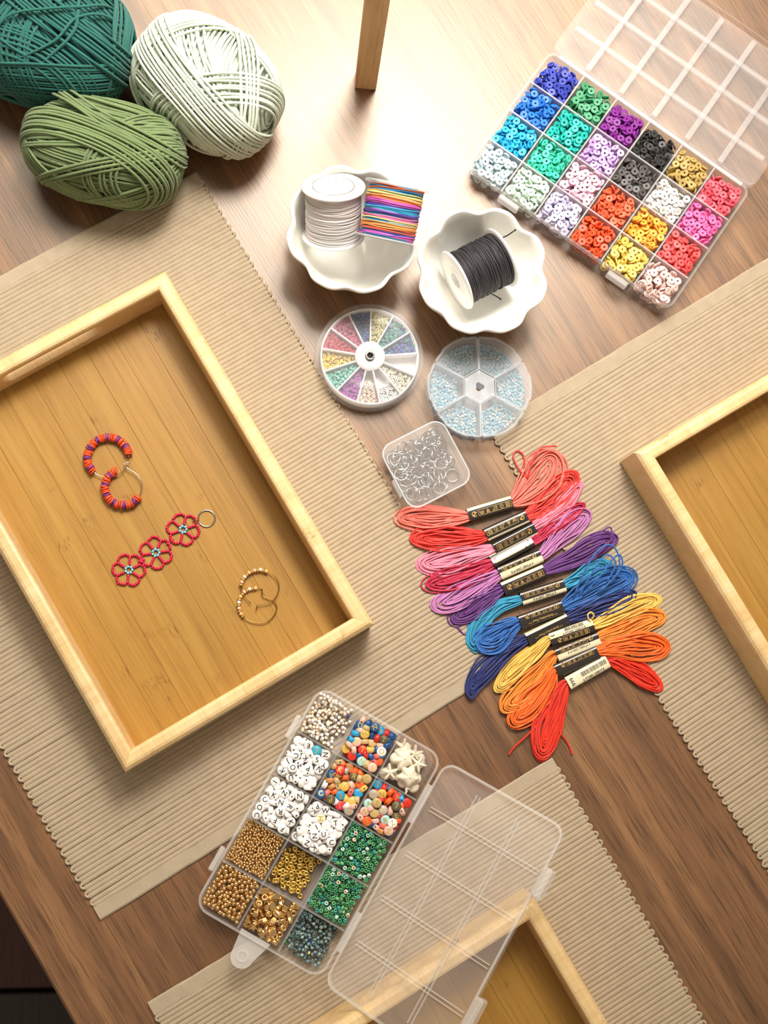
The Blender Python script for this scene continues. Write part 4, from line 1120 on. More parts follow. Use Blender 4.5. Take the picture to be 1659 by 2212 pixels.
def case6():
    c = at(1033, 840, 0.010); ang = math.radians(1.5)
    t = thing('bead_wheel_case', 'round frosted case with six lidded wedges of pale blue seed beads', 'bead case', (c.x, c.y, 0.0003), ang, 'round bead cases')
    MB().add(*g_lathe([(0.0030, 0.0), (0.0375, 0.0), (0.0382, 0.001), (0.0382, 0.0155), (0.0372, 0.0155), (0.0372, 0.0014), (0.0030, 0.0014)], 72, True)).build('base', M_CASE6, t)
    for k in range(6):
        a = PI / 2 + k * PI / 3
        MB().add(*xf(g_box(0.0105, 0.0373, -0.0007, 0.0007, 0.0014, 0.0155), rotm('Z', a))).build('divider', M_CASE6R, t, smooth=False)
    hexo = [(0.0128 * math.cos(PI / 2 + k * PI / 3), 0.0128 * math.sin(PI / 2 + k * PI / 3)) for k in range(6)]
    hv = []
    for z in (0.012, 0.0168):
        hv += [(x, y, z) for x, y in hexo]
    hr = [(0.0031 * (1 + 0.18 * math.cos(3 * a)) * math.cos(a), 0.0031 * (1 + 0.18 * math.cos(3 * a)) * math.sin(a)) for a in np.linspace(0, 2 * PI, 24, endpoint=False)]
    ho = []
    for a in np.linspace(0, 2 * PI, 24, endpoint=False):
        b = (a - PI / 2) % (PI / 3) - PI / 6
        ho.append((0.0128 * math.cos(PI / 6) / math.cos(b) * math.cos(a), 0.0128 * math.cos(PI / 6) / math.cos(b) * math.sin(a)))
    V = np.concatenate([np.c_[ho, np.full(24, 0.0014)], np.c_[ho, np.full(24, 0.0166)], np.c_[hr, np.full(24, 0.0166)], np.c_[hr, np.full(24, 0.0014)]])
    MB().add(V, [g_grid(4, 24, True, True)]).build('hub', M_CASE6R, t, smooth=False)
    for k in range(6):
        a0, a1 = PI / 2 + k * PI / 3 + 0.022, PI / 2 + (k + 1) * PI / 3 - 0.022
        n = 20; th = np.linspace(a0, a1, n)
        # wedge lid: straight inner edge along the hub, round outer edge with a raised lip
        inner = []
        for a in th:
            b = (a - PI / 2) % (PI / 3) - PI / 6
            rr = 0.0136 * math.cos(PI / 6) / math.cos(b); inner.append((rr * math.cos(a), rr * math.sin(a)))
        Ro = np.where((np.arange(n) > 4) & (np.arange(n) < n - 5), 0.0398, 0.0388)
        outer = np.c_[Ro * np.cos(th), Ro * np.sin(th)]
        mid = np.c_[0.0362 * np.cos(th), 0.0362 * np.sin(th)]
        ring = [np.c_[inner, np.full(n, 0.0157)], np.c_[inner, np.full(n, 0.0170)], np.c_[mid, np.full(n, 0.0170)], np.c_[outer, np.full(n, 0.0172)], np.c_[outer, np.full(n, 0.0120)], np.c_[outer * 0.985, np.full(n, 0.0120)], np.c_[outer * 0.985, np.full(n, 0.0160)]]
        V = np.stack(ring, 1).reshape(-1, 3)
        MB().add(V, [g_grid(n, 7, False, True), np.arange(7)[::-1][None], (np.arange(7) + (n - 1) * 7)[None]]).build('wedge_lid', M_CASE6, t, smooth=False)
        MB().add(*g_tube(np.c_[np.vstack([np.array(inner)[::1], outer[::-1] * 0.965]), np.full(2 * n, 0.0170)], 0.00035, 4, True)).build('lid_edge', M_CASE6R, t, smooth=False)
        mb = MB()
        pc = [(138, 198, 220), (160, 212, 228), (186, 222, 230), (120, 186, 212), (212, 226, 228), (226, 216, 210), (170, 208, 220)]
        sector_fill(mb, a0 + 0.02, a1 - 0.02, 0.0165, 0.0350, 0.0016, 150, lambda: jitter(lin(random.choice(pc)), 0.06), G_SEED2, 0.00105, 3)
        o = mb.build('wedge_of_seed_beads', M_ATT, color=True, loc=(c.x, c.y, 0.0003), rot=(0, 0, ang))
        wn = ['upper left', 'left', 'lower left', 'lower right', 'right', 'upper right'][k]
        tag(o, f'pale blue seed beads in the {wn} wedge of the frosted case', 'beads', kind='stuff')
case6()

# ------------------------------------------------------------------ small box of jump rings
def ring_box():
    c = at(917, 1008, 0.008); deg = 28.0
    t = thing('ring_box', 'small square clear box full of silver jump rings', 'box', (c.x, c.y, 0.0012), math.radians(deg))
    S = 0.0525
    MB().add(*g_shell(rrect(S - 0.001, S - 0.001, 0.0085), 0, 0.012, 0.0011, 0.0011)).build('base', M_CLEAR, t, smooth=False)
    lv = g_shell(rrect(S, S, 0.009), 0, 0.0062, 0.0011, 0.0011)
    lv = (lv[0] * [1, -1, -1] + [0, 0, 0.0178], [f[:, ::1] for f in lv[1]])
    MB().add(*lv).build('lid', M_CLEAR, t, smooth=False)
    rim = rrect(S - 0.0008, S - 0.0008, 0.009)
    MB().add(*g_tube(np.c_[rim, np.full(len(rim), 0.0172)], 0.0007, 6, True)).build('lid_edge', M_CASE6R, t)
    MB().add(*g_bbox(-S / 2 - 0.0016, -S / 2 - 0.0001, -0.013, 0.001, 0.008, 0.016, 0.0005)).build('latch', M_CASE6R, t, smooth=False)
    ph = np.linspace(0, 2 * PI, 26, endpoint=False)
    ME = MB().add(*g_tube(np.c_[0.0047 * np.cos(ph), 0.0047 * np.sin(ph), np.zeros(26)], 0.00050, 6, True)).mesh('jump_ring', pmat('ring_wire', (204, 203, 204), 0.2, metal=1.0))
    Mx = matrix((c.x, c.y, 0.0012), deg)
    k = 0
    while k < 88:
        x, y = rng.uniform(-0.0195, 0.0195), rng.uniform(-0.0195, 0.0195)
        if x > 0.006 and y < -0.004 and rng.random() < 0.85: continue
        tl = math.radians(rng.uniform(5, 52)); z = 0.0022 + 0.0040 * math.sin(tl) + rng.uniform(0, 0.0055)
        R = rotm('Z', rng.uniform(0, 6.28)) @ rotm('X', tl)
        bead_object('jump_ring', ME, Mx, (x, y, min(z, 0.0118), R, None), None, 'silver jump ring heaped inside the small square clear box', 'ring', 'silver jump rings'); k += 1
    o = bead_object('jump_ring', ME, Mx, (0.0165, -0.0150, 0.0017, rotm('X', 0.04), None), None, 'single silver jump ring lying flat in the emptier corner of the small clear box', 'ring', 'silver jump rings')
ring_box()

# ------------------------------------------------------------------ embroidery floss
M_BAND_K = pmat('black_paper_band', (44, 38, 34), 0.22, coat=0.4)
M_BAND_C = pmat('cream_paper_band', (226, 214, 180), 0.3)
M_PRINT_G = pmat('gold_print', (206, 166, 96), 0.35, metal=0.3)
M_PRINT_K = pmat('dark_print', (46, 42, 38), 0.5)
BL, BWD, BT = 0.0345, 0.0102, 0.0072       # band length, width, thickness

def print_symbols():
    """round arrow emblem, then a framed row of care symbols"""
    mb = MB(); w = 0.00026
    circ = lambda x, y, r, a0=0, a1=2 * PI, n=22: np.c_[x + r * np.cos(np.linspace(a0, a1, n)), y + r * np.sin(np.linspace(a0, a1, n))]
    x = -0.0132
    mb.add(*g_strip(circ(x, 0, 0.0018, 0.2, 5.6), 0.0005)); mb.add(*g_strip(circ(x, 0.0006, 0.0008, -1.6, 1.6), 0.0006)); mb.add(*g_strip(circ(x, -0.0007, 0.0007, 1.6, 4.7), 0.0006))
    fr = np.array([(-0.0100, -0.0021), (0.0158, -0.0021), (0.0158, 0.0021), (-0.0100, 0.0021)])
    for i in range(4): mb.add(*g_strip([fr[i], fr[(i + 1) % 4]], w))
    x = -0.0074
    for a, b in (((x - 0.0016, 0.0012), (x - 0.0011, -0.0013)), ((x - 0.0011, -0.0013), (x + 0.0011, -0.0013)), ((x + 0.0011, -0.0013), (x + 0.0016, 0.0012)), ((x - 0.0012, 0.0004), (x + 0.0012, 0.0004)), ((x - 0.0006, -0.0009), (x - 0.0006, 0.0002)), ((x, -0.0009), (x, 0.0002)), ((x + 0.0006, -0.0009), (x + 0.0006, 0.0002))): mb.add(*g_strip([a, b], w))
    x = -0.0026; tri = [(x - 0.0014, -0.0013), (x + 0.0014, -0.0013), (x, 0.0014)]
    for i in range(3): mb.add(*g_strip([tri[i], tri[(i + 1) % 3]], w))
    for i in range(3):
        k = 0.42; q = [(x + (p[0] - x) * k, -0.0004 + (p[1] + 0.0004) * k) for p in tri]; mb.add(*g_strip([q[i], q[(i + 1) % 3]], w))
    x = 0.0028; iron = [(x - 0.0020, -0.0012), (x + 0.0018, -0.0012), (x + 0.0018, 0.0012), (x - 0.0006, 0.0012)]
    for a, b in ((iron[0], iron[1]), (iron[1], iron[2]), (iron[2], iron[3]), (iron[0], (x - 0.0004, 0.0004)), ((x - 0.0004, 0.0004), (x + 0.0016, 0.0004)), ((x - 0.0002, -0.0005), (x + 0.0002, -0.0005)), ((x + 0.0007, -0.0005), (x + 0.0011, -0.0005))): mb.add(*g_strip([a, b], w))
    x = 0.0082; mb.add(*g_strip(circ(x, 0, 0.0014), w)); mb.add(*g_strip([(x - 0.0003, -0.0007), (x - 0.0003, 0.0007)], w)); mb.add(*g_strip(circ(x - 0.0002, 0.0003, 0.0004, -1.6, 1.6, 8), w))
    x = 0.0130; sq = np.array([(-0.0014, -0.0014), (0.0014, -0.0014), (0.0014, 0.0014), (-0.0014, 0.0014)]) + [x, 0]
    for i in range(4): mb.add(*g_strip([sq[i], sq[(i + 1) % 4]], w))
    mb.add(*g_strip(circ(x, 0, 0.0010), w)); mb.add(*g_strip([(x - 0.0006, 0), (x + 0.0006, 0)], w))
    return mb.mesh('care_symbols', M_PRINT_G, smooth=False)
ME_SYM = print_symbols()
def barcode():
    mb = MB(); r = np.random.default_rng(4); x = -0.0085
    while x < 0.0125:
        w = r.choice([0.00018, 0.00018, 0.00036, 0.00050]); mb.add(*g_box(x, x + w, -0.0012, 0.0022, 0, 0.00003)); x += w + r.choice([0.00022, 0.0003, 0.0005])
    return mb.mesh('barcode', M_PRINT_K, smooth=False)
ME_BAR = barcode()

def band(t, roll, segs, prints):
    """paper sleeve along the thing's x axis: flat-topped oval section, coloured by position across"""
    prof = []
    nseg = 36
    for k in range(nseg):
        a = 2 * PI * k / nseg
        ca, sa = math.cos(a), math.sin(a)
        prof.append((BWD / 2 * math.copysign(abs(ca) ** 0.55, ca), BT / 2 + BT / 2 * math.copysign(abs(sa) ** 0.55, sa)))
    prof = np.array(prof); xs = np.linspace(-BL / 2, BL / 2, 6)
    P = np.zeros((6, nseg, 3)); P[:, :, 0] = xs[:, None]; P[:, :, 1] = prof[None, :, 0]; P[:, :, 2] = prof[None, :, 1]
    F = g_grid(6, nseg, False, True); V = P.reshape(-1, 3)
    cen = V[F].mean(1); mi = np.zeros(len(F), int)
    for (v0, v1, col) in segs:
        s = (cen[:, 1] / (BWD / 2) >= v0) & (cen[:, 1] / (BWD / 2) < v1); mi[s] = 1 if col == 'cream' else 0
    mb = MB(); mb.add(V, [F[mi == 0]], mi=0)
    mb.add(V, [F[mi == 1]], mi=1)
    b = mb.build('label_band', [M_BAND_K, M_BAND_C], t, smooth=True, rot=(roll, 0, 0))
    for kind, x, v, rz, s in prints:
        z = BT + 0.00008; y = v * BWD / 2
        if kind == 'sym': o = link('care_symbols', ME_SYM, b, (x, y, z), (0, 0, rz))
        elif kind == 'bar': o = link('barcode', ME_BAR, b, (x, y, z), (0, 0, rz))
        else: o = link('lettering', text_mesh(kind, 0.0023 if len(kind) > 4 else 0.0042, M_PRINT_G if s == 'gold' else M_PRINT_K), b, (x, y, z), (0, 0, rz)); s = 1
        o.scale = (s, s, 1) if not isinstance(s, str) else (1, 1, 1)
    return b

def floss_mat(name, rgb):
    m, nt, b = new_mat(name); N = nt.nodes; Lk = nt.links
    tc = N.new('ShaderNodeTexCoord'); nz = N.new('ShaderNodeTexNoise'); nz.inputs['Scale'].default_value = 1600; nz.inputs['Detail'].default_value = 1
    Lk.new(tc.outputs['Object'], nz.inputs['Vector'])
    n2 = N.new('ShaderNodeTexNoise'); n2.inputs['Scale'].default_value = 120; Lk.new(tc.outputs['Object'], n2.inputs['Vector'])
    c = lin(rgb); mx = N.new('ShaderNodeMix'); mx.data_type = 'RGBA'
    mx.inputs['A'].default_value = tuple(v * 0.82 for v in c[:3]) + (1,); mx.inputs['B'].default_value = tuple(min(1, v * 1.18) for v in c[:3]) + (1,)
    Lk.new(n2.outputs['Fac'], mx.inputs['Factor']); Lk.new(mx.outputs['Result'], b.inputs['Base Color'])
    bp = N.new('ShaderNodeBump'); bp.inputs['Strength'].default_value = 0.35; bp.inputs['Distance'].default_value = 0.0003
    Lk.new(nz.outputs['Fac'], bp.inputs['Height']); Lk.new(bp.outputs['Normal'], b.inputs['Normal'])
    setin(b, Roughness=0.5); b.inputs['Sheen Weight'].default_value = 0.15
    return m

def c5(x, y): return (820 + x / 2.5136, 940 + y / 2.5136)
def skein(label, rgb, lab, left, right, wl, wr, z0, segs, prints, roll=0.0, seed=1, nl=13, strays=()):
    """loops of stranded cotton held by a paper band; left/right are centre lines from the band outwards"""
    r = np.random.default_rng(seed)
    ZL = 0.0045
    A, B = at(*c5(*lab[0]), ZL), at(*c5(*lab[1]), ZL)
    c = (A + B) / 2; ang = math.atan2(B.y - A.y, B.x - A.x)
    t = thing('floss_skein', label, 'embroidery floss', (c.x, c.y, z0), ang, 'skeins of embroidery floss')
    Minv = (Matrix.Translation((c.x, c.y, 0)) @ Matrix.Rotation(ang, 4, 'Z')).inverted()
    mat = floss_mat('cotton_' + label.split()[0] + str(seed), rgb)
    mb = MB(); sr = 0.00066; nl = int(nl * 1.3)
    for side, path, wmax in ((-1, left, wl), (1, right, wr)):
        pts = [np.array((side * (BL / 2 - 0.004), 0.0))]
        pts.append(np.array((side * (BL / 2 + 0.002), 0.0)))
        for q in path:
            p = Minv @ at(*c5(*q), ZL); pts.append(np.array((p.x, p.y)))
        C = catmull(pts, 60)
        seg = np.r_[0, np.cumsum(np.linalg.norm(np.diff(C, axis=0), axis=1))]; Ltot = seg[-1]
        for k in range(nl):
            u = (k + 0.6) / nl                       # how far out this loop sits
            Lk = Ltot * (0.70 + 0.30 * u ** 0.6) * (1 - 0.05 * r.random())
            sv = Lk * (1 - (1 - np.linspace(0, 1, 34)) ** 1.7)
            pos = np.c_[np.interp(sv, seg, C[:, 0]), np.interp(sv, seg, C[:, 1])]
            tan = np.gradient(pos, axis=0); tan /= np.linalg.norm(tan, axis=1)[:, None] + 1e-9
            nor = np.c_[-tan[:, 1], tan[:, 0]]
            x = sv / Lk
            neck = 0.0036 + (wmax - 0.0036) * np.clip((sv - 0.004) / (0.55 * Ltot), 0, 1) ** 0.8
            tip = np.sqrt(np.maximum(0, 1 - x ** 5))
            legs = []
            ua, ub = u * r.uniform(0.75, 1.0), u * r.uniform(0.75, 1.0)
            for sg, uu in ((1, ua), (-1, ub)):
                wob = 0.0010 * np.sin(x * r.uniform(3, 8) + r.uniform(0, 6)) * np.minimum(1, x * 3) * r.normal()
                off = sg * uu * neck * tip + wob * tip
                zb = r.uniform(0.12, 1.0) * 0.0052
                z = sr + zb * (1 - 0.35 * x) + 0.0007 * np.sin(x * 7 + r.uniform(0, 6))
                q = pos + nor * off[:, None]
                legs.append(np.c_[q, np.maximum(z, sr)])
            zt = (legs[0][-1, 2] + legs[1][-1, 2]) / 2
            for l in legs:
                bl = np.clip((x - 0.8) / 0.2, 0, 1); l[:, 2] = l[:, 2] * (1 - bl) + zt * bl
            P = np.vstack([legs[0], legs[1][::-1][1:]])
            mb.add(*g_tube(P, sr, 5))
        # strands that stay bunched near the band
    mb.build('cotton_strands', mat, t)['kind'] = 'stuff'
    for s in strays:
        P = []
        for px, py, z in s:
            p = Minv @ at(*c5(px, py), z); P.append((p.x, p.y, z))
        MB().add(*g_tube(catmull(P, 30), 0.00065, 6)).build('stray_thread', mat, t)
    band(t, roll, segs, prints)
    return t
UPR, FLP = 0.0, PI
EF = '* * Embroidery Floss * *'; NUM = '6 973482 230019 8'
CK = [(-1, -2, 'cream')]
skein('salmon pink skein of embroidery floss, its end tucked under the box of rings', (236, 118, 100), ((480, 437), (716, 366)), [(300, 450), (170, 445), (75, 455)], [(800, 310), (900, 200), (960, 60)], 0.0115, 0.0210, 0.0004, [(0.55, 2, 'cream')], [('sym', 0.0004, -0.12, UPR, 1)], seed=1, nl=16)
skein('bright coral red skein of embroidery floss, second from the ring box', (228, 52, 40), ((572, 545), (800, 440)), [(420, 560), (260, 555), (150, 560)], [(900, 380), (1010, 270), (1085, 190)], 0.0125, 0.0150, 0.0004, [(-2, -0.68, 'cream')], [('sym', -0.0004, 0.15, FLP, 1)], seed=2, nl=15, strays=[[(805, 240, 0.004), (760, 190, 0.004), (725, 120, 0.003), (745, 85, 0.003), (780, 110, 0.003), (790, 180, 0.004), (800, 235, 0.005), (830, 140, 0.01), (880, 70, 0.010), (960, 60, 0.009)]])
skein('light pink skein of embroidery floss with a wide open loop', (230, 134, 158), ((628, 610), (830, 505)), [(480, 650), (320, 690), (192, 705)], [(930, 440), (1040, 340), (1105, 250)], 0.0125, 0.0075, 0.0004, [(-2, -0.60, 'cream')], [('sym', -0.0004, 0.15, FLP, 0.95)], roll=0.25, seed=3, nl=14)
skein('deep crimson skein of embroidery floss between the light pink and the lilac', (186, 22, 66), ((618, 695), (826, 585)), [(480, 760), (340, 800), (222, 815)], [(930, 510), (1040, 430), (1125, 365)], 0.0105, 0.0075, 0.0002, [(0.72, 2, 'cream')], [('sym', -0.0004, -0.2, FLP, 0.95)], roll=-0.3, seed=4)
skein('lilac skein of embroidery floss with a long open loop', (186, 116, 172), ((652, 750), (872, 655)), [(520, 820), (380, 900), (272, 930)], [(970, 560), (1080, 460), (1165, 410)], 0.0125, 0.0110, 0.0002, [(-2, -0.15, 'cream')], [('sym', -0.0004, 0.38, FLP, 0.9), (NUM, 0, -0.55, FLP, 'dark')], seed=5)
skein('purple skein of embroidery floss beside the lilac one', (98, 42, 120), ((672, 835), (890, 740)), [(560, 900), (460, 970), (370, 1020)], [(1030, 680), (1200, 590), (1320, 545)], 0.0120, 0.0120, 0.0002, [(0.58, 2, 'cream')], [('sym', 0.0004, -0.12, UPR, 0.95)], seed=6, strays=[[(1210, 520, 0.009), (1250, 500, 0.010), (1262, 540, 0.010), (1240, 590, 0.009), (1180, 640, 0.009)], [(420, 1040, 0.003), (455, 1080, 0.002), (485, 1090, 0.002)]])
skein('turquoise skein of embroidery floss, its end bent round the blue one', (44, 148, 184), ((768, 890), (1002, 815)), [(650, 930), (555, 1010), (510, 1110), (530, 1185)], [(1080, 780), (1180, 720), (1275, 705)], 0.0085, 0.0080, 0.0004, [(-2, -0.2, 'cream')], [('sym', -0.0004, 0.36, FLP, 0.9), (NUM, 0, -0.58, FLP, 'dark')], seed=7, nl=12)
skein('medium blue skein of embroidery floss with loops spread over the turquoise one', (32, 98, 172), ((762, 1015), (985, 935)), [(680, 1060), (600, 1110), (505, 1130)], [(1090, 880), (1240, 800), (1405, 760)], 0.0135, 0.0150, 0.0016, CK, [('sym', 0.0006, 0.42, UPR, 0.85), (EF, 0, -0.55, FLP, 'gold')], seed=8, nl=15,
      strays=[[(1050, 880, 0.007), (1120, 720, 0.012), (1190, 620, 0.013), (1260, 600, 0.013), (1300, 680, 0.012), (1270, 780, 0.010), (1180, 850, 0.008)], [(1080, 870, 0.007), (1170, 720, 0.012), (1230, 650, 0.012), (1280, 700, 0.012), (1230, 800, 0.010)], [(1100, 870, 0.007), (1200, 760, 0.012), (1290, 650, 0.013), (1310, 720, 0.012), (1200, 850, 0.009)]])
skein('navy blue skein of embroidery floss between the medium blue and the yellow', (26, 38, 104), ((812, 1100), (1006, 1005)), [(690, 1170), (570, 1280), (505, 1370), (500, 1455)], [(1130, 955), (1280, 900), (1410, 850)], 0.0095, 0.0095, 0.0002, [(0.62, 2, 'cream')], [(EF, 0, -0.1, FLP, 'gold')], roll=0.2, seed=9, nl=12)
skein('soft yellow skein of embroidery floss with a tiny curled end at its band', (240, 190, 88), ((932, 1108), (1148, 1035)), [(830, 1190), (720, 1290), (625, 1400)], [(1280, 975), (1420, 910), (1545, 890)], 0.0095, 0.0095, 0.0004, [(-0.05, 2, 'cream')], [('bar', 0.001, 0.62, UPR, 0.7), ('3', -0.0150, 0.45, -PI / 2, 'dark'), (NUM, 0.002, 0.15, UPR, 'dark'), ('sym', 0, -0.52, UPR, 0.8)], seed=10,
      strays=[[(1150, 1020, 0.006), (1135, 1000, 0.008), (1130, 975, 0.009), (1147, 962, 0.009), (1162, 978, 0.009), (1152, 1000, 0.007)]])
skein('light orange skein of embroidery floss between the yellow and the orange', (246, 138, 38), ((962, 1195), (1185, 1105)), [(880, 1290), (760, 1420), (650, 1510)], [(1320, 1060), (1450, 1000), (1575, 985)], 0.0125, 0.0105, 0.0006, [(-2, 0.1, 'cream')], [('sym', -0.0004, 0.52, FLP, 0.85), (NUM, 0, -0.25, FLP, 'dark')], seed=11)
skein('vivid orange skein of embroidery floss with the broadest loop', (246, 104, 14), ((958, 1280), (1178, 1180)), [(900, 1370), (800, 1500), (700, 1580)], [(1320, 1150), (1460, 1150), (1590, 1150)], 0.0120, 0.0150, 0.0010, CK, [('sym', 0.0004, 0.42, UPR, 0.85)], seed=12, nl=15)
skein('fiery red orange skein of embroidery floss, lowest of the row, its barcode showing', (226, 44, 10), ((1020, 1350), (1235, 1228)), [(970, 1440), (910, 1600), (880, 1780)], [(1330, 1250), (1440, 1310), (1545, 1390)], 0.0135, 0.0100, 0.0002, [(-2, 2, 'cream')], [('bar', 0.003, 0.10, UPR, 1), ('666', -0.0138, -0.05, -PI / 2, 'dark'), (NUM, 0.003, -0.62, UPR, 'dark')], seed=13, nl=15,
      strays=[[(850, 1580, 0.004), (790, 1640, 0.003), (735, 1690, 0.002), (700, 1735, 0.001)], [(960, 1590, 0.003), (1000, 1640, 0.002), (1030, 1690, 0.001), (1046, 1735, 0.001)], [(1230, 1230, 0.004), (1290, 1262, 0.003), (1330, 1275, 0.003)]])

# ------------------------------------------------------------------ jewellery in the tray
TZ = 0.0026 + 0.0065
def c7(x, y): return at(160 + x / 3.456, 920 + y / 3.456, TZ)
PXM = 3.456 * 2900.0
ME_CB = {}
def hoop_clay(label, cx, cy, R, a0, a1, wire, seed, z):
    r = np.random.default_rng(seed); c = c7(cx, cy)
    t = thing('hoop_earring', label, 'earring', (c.x, c.y, TZ), 0, 'clay bead hoop earrings')
    R /= PXM
    n = int(math.radians(a1 - a0) * R / 0.00128)
    me = MB().add(*G_CLAY).mesh('disc_bead', M_OBJ_CLAY, smooth=False)
    k = 0; cur = 0; left = 4
    for i in range(n):
        a = math.radians(a0 + (a1 - a0) * (i + 0.5) / n)
        if left == 0: cur = 1 - cur; left = 4 if cur == 0 else 2
        left -= 1
        o = link('disc_bead', me, t, (R * math.cos(a) + r.normal() * 0.0002, R * math.sin(a) + r.normal() * 0.0002, z))
        o.rotation_euler = (PI / 2 + r.normal() * 0.10, 0, a + r.normal() * 0.10)
        o.color = jitter(lin((232, 78, 30) if cur == 0 else (118, 46, 122)), 0.06)
    P = []
    for a in np.linspace(wire[0], wire[1], 60):
        P.append((R * math.cos(math.radians(a)), R * math.sin(math.radians(a)), z))
    e = P[-1]; s = P[0]
    for dx, dy in wire[2]: P.append((e[0] + dx / PXM, e[1] - dy / PXM, z))
    MB().add(*g_tube(P, 0.00036, 6)).build('wire_hoop', M_SILVER, t)
hoop_clay('orange and purple bead hoop earring lying higher in the tray', 258, 240, 148, 8, 228, (0, 330, [(-14, -22), (-4, -34), (14, -36), (30, -28)]), 1, 0.0031)
hoop_clay('orange and purple bead hoop earring overlapping the end of its pair', 372, 462, 132, 112, 330, (112, 430, [(-6, -8), (-22, -14), (-26, -38)]), 2, 0.0034)

def flower_chain():
    c = c7(615, 945)
    t = thing('beaded_charm', 'charm of three pink beaded flowers hanging from a silver ring', 'charm', (c.x, c.y, TZ))
    pinkm = pmat('pink_glass', (204, 24, 66), 0.25, vary=0.05); bluem = pmat('blue_glass', (128, 190, 208), 0.3)
    seed = g_seed(0.00105, 0.0003, 0.0018, 9)
    def bead(mb, x, y, z, dirx, diry):
        a = math.atan2(diry, dirx); R = rotm('Z', a) @ rotm('Y', PI / 2)
        v, f = seed; mb.add(v @ R.T + [x, y, z], f)
    for fx, fy, ph in ((815, 775, 0.35), (612, 948, 0.15), (410, 1076, 0.5)):
        q = c7(fx, fy) - c; ph += rng.normal() * 0.05
        mb = MB()
        for k in range(7):
            a = 2 * PI * k / 7; bead(mb, 0.0024 * math.cos(a), 0.0024 * math.sin(a), 0.0012, math.cos(a), math.sin(a))
        fl_ = mb.build('flower_centre', bluem, t, loc=(q.x, q.y, 0.0))
        for k in range(6):
            pm = MB(); b0 = ph + k * PI / 3; b1 = b0 + PI / 3
            for rr in (0.0043, 0.0059, 0.0075): bead(pm, rr * math.cos(b0), rr * math.sin(b0), 0.0012, math.cos(b0), math.sin(b0))
            n = 7
            for i in range(0, n):
                u = i / n; a = b0 + (b1 - b0) * u
                rr = 0.0090 + 0.0026 * math.sin(PI * u) ** 0.7 + rng.normal() * 0.00015
                a2 = b0 + (b1 - b0) * (u + 0.05); r2 = 0.0090 + 0.0026 * math.sin(PI * min(1, u + 0.05)) ** 0.7
                bead(pm, rr * math.cos(a), rr * math.sin(a), 0.0012, r2 * math.cos(a2) - rr * math.cos(a), r2 * math.sin(a2) - rr * math.sin(a))
            pm.build('petal', pinkm, fl_)
    for p0, p1 in (((735, 850), (700, 880)), ((520, 1000), (490, 1012))):
        a, b = c7(*p0) - c, c7(*p1) - c; mb = MB()
        for u in (0.0, 1.0):
            p = a.lerp(b, u); bead(mb, p.x, p.y, 0.0012, b.x - a.x, b.y - a.y)
        mb.build('joining_beads', pinkm, t)
    q = c7(990, 692) - c; ph = np.linspace(0, 2 * PI, 36, endpoint=False)
    MB().add(*g_tube(np.c_[q.x + 0.0060 * np.cos(ph), q.y + 0.0060 * np.sin(ph), np.full(36, 0.0006)], 0.0006, 8, True)).build('ring', M_SILVER, t)
    a, b = c7(885, 715) - c, c7(935, 705) - c
    MB().add(*g_tube(catmull([(a.x, a.y, 0.0012), ((a.x + b.x) / 2, a.y + 0.0006, 0.0022), (b.x, b.y, 0.0012)], 12), 0.0004, 6)).build('link_wire', M_BRASS, t)
flower_chain()

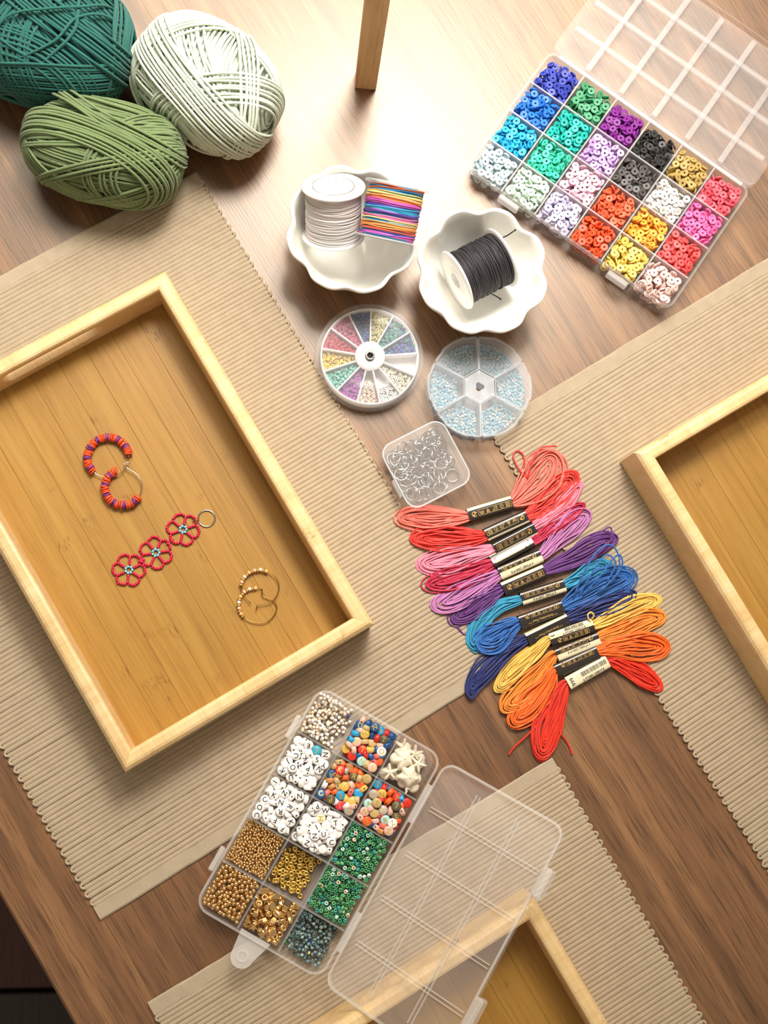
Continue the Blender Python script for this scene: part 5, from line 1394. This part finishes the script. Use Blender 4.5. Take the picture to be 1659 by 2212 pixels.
def hoop_gold(label, beads, wire, z):
    c = c7(*wire[len(wire) // 2])
    t = thing('hoop_earring', label, 'earring', (c.x, c.y, TZ), 0, 'gold hoop earrings')
    W = [c7(*w) - c for w in wire]; P = catmull([(w.x, w.y, z) for w in W], 70)
    MB().add(*g_tube(P, 0.00036, 6)).build('wire_hoop', M_BRASS, t)
    cm = [pmat('champagne_bead', (224, 176, 120), 0.2), pmat('moonstone_bead', (232, 214, 196), 0.2), pmat('rose_bead', (228, 178, 150), 0.2)]
    Q = catmull(np.array([tuple((c7(*b) - c))[:2] for b in beads]), len(beads) * 14)
    L = np.r_[0, np.cumsum(np.linalg.norm(np.diff(Q, axis=0), axis=1))]
    s = 0.0; k = 0
    me_sp = MB().add(*G_FLW).mesh('spacer', M_GOLD_Y)
    while s < L[-1]:
        x, y = np.interp(s, L, Q[:, 0]), np.interp(s, L, Q[:, 1]); x2, y2 = np.interp(s + 0.0006, L, Q[:, 0]), np.interp(s + 0.0006, L, Q[:, 1])
        x1, y1 = np.interp(s - 0.0006, L, Q[:, 0]), np.interp(s - 0.0006, L, Q[:, 1]); a = math.atan2(y2 - y1, x2 - x1)
        if k % 2 == 0:
            MB().add(*g_sphere(0.00150, 8, 6)).build('round_bead', cm[(k // 2) % 3], t, smooth=False, loc=(x, y, z)); s += 0.0021
        else:
            o = link('spacer_bead', me_sp, t, (x, y, z)); o.scale = (0.8, 0.8, 0.8)
            o.rotation_euler = Matrix((Matrix.Rotation(a, 3, 'Z') @ Matrix.Rotation(PI / 2, 3, 'Y'))).to_euler(); s += 0.0022
        k += 1
hoop_gold('gold wire hoop earring with pale beads, the upper of the pair', [(1435, 1088), (1390, 1076), (1320, 1092), (1270, 1135), (1250, 1180), (1248, 1208)],
    [(1362, 1378), (1366, 1345), (1400, 1332), (1470, 1318), (1515, 1265), (1530, 1200), (1505, 1135), (1440, 1088), (1380, 1076), (1315, 1095), (1262, 1150), (1246, 1205), (1262, 1262), (1320, 1328)], 0.0026)
hoop_gold('gold wire hoop earring with pale beads, the lower of the pair', [(1355, 1213), (1305, 1222), (1265, 1248), (1238, 1290), (1230, 1345), (1245, 1400), (1275, 1438)],
    [(1375, 1214), (1402, 1218), (1410, 1272), (1480, 1302), (1512, 1350), (1500, 1405), (1450, 1460), (1385, 1475), (1320, 1462), (1275, 1438), (1238, 1385), (1230, 1330), (1250, 1262), (1300, 1222), (1352, 1212)], 0.0018)
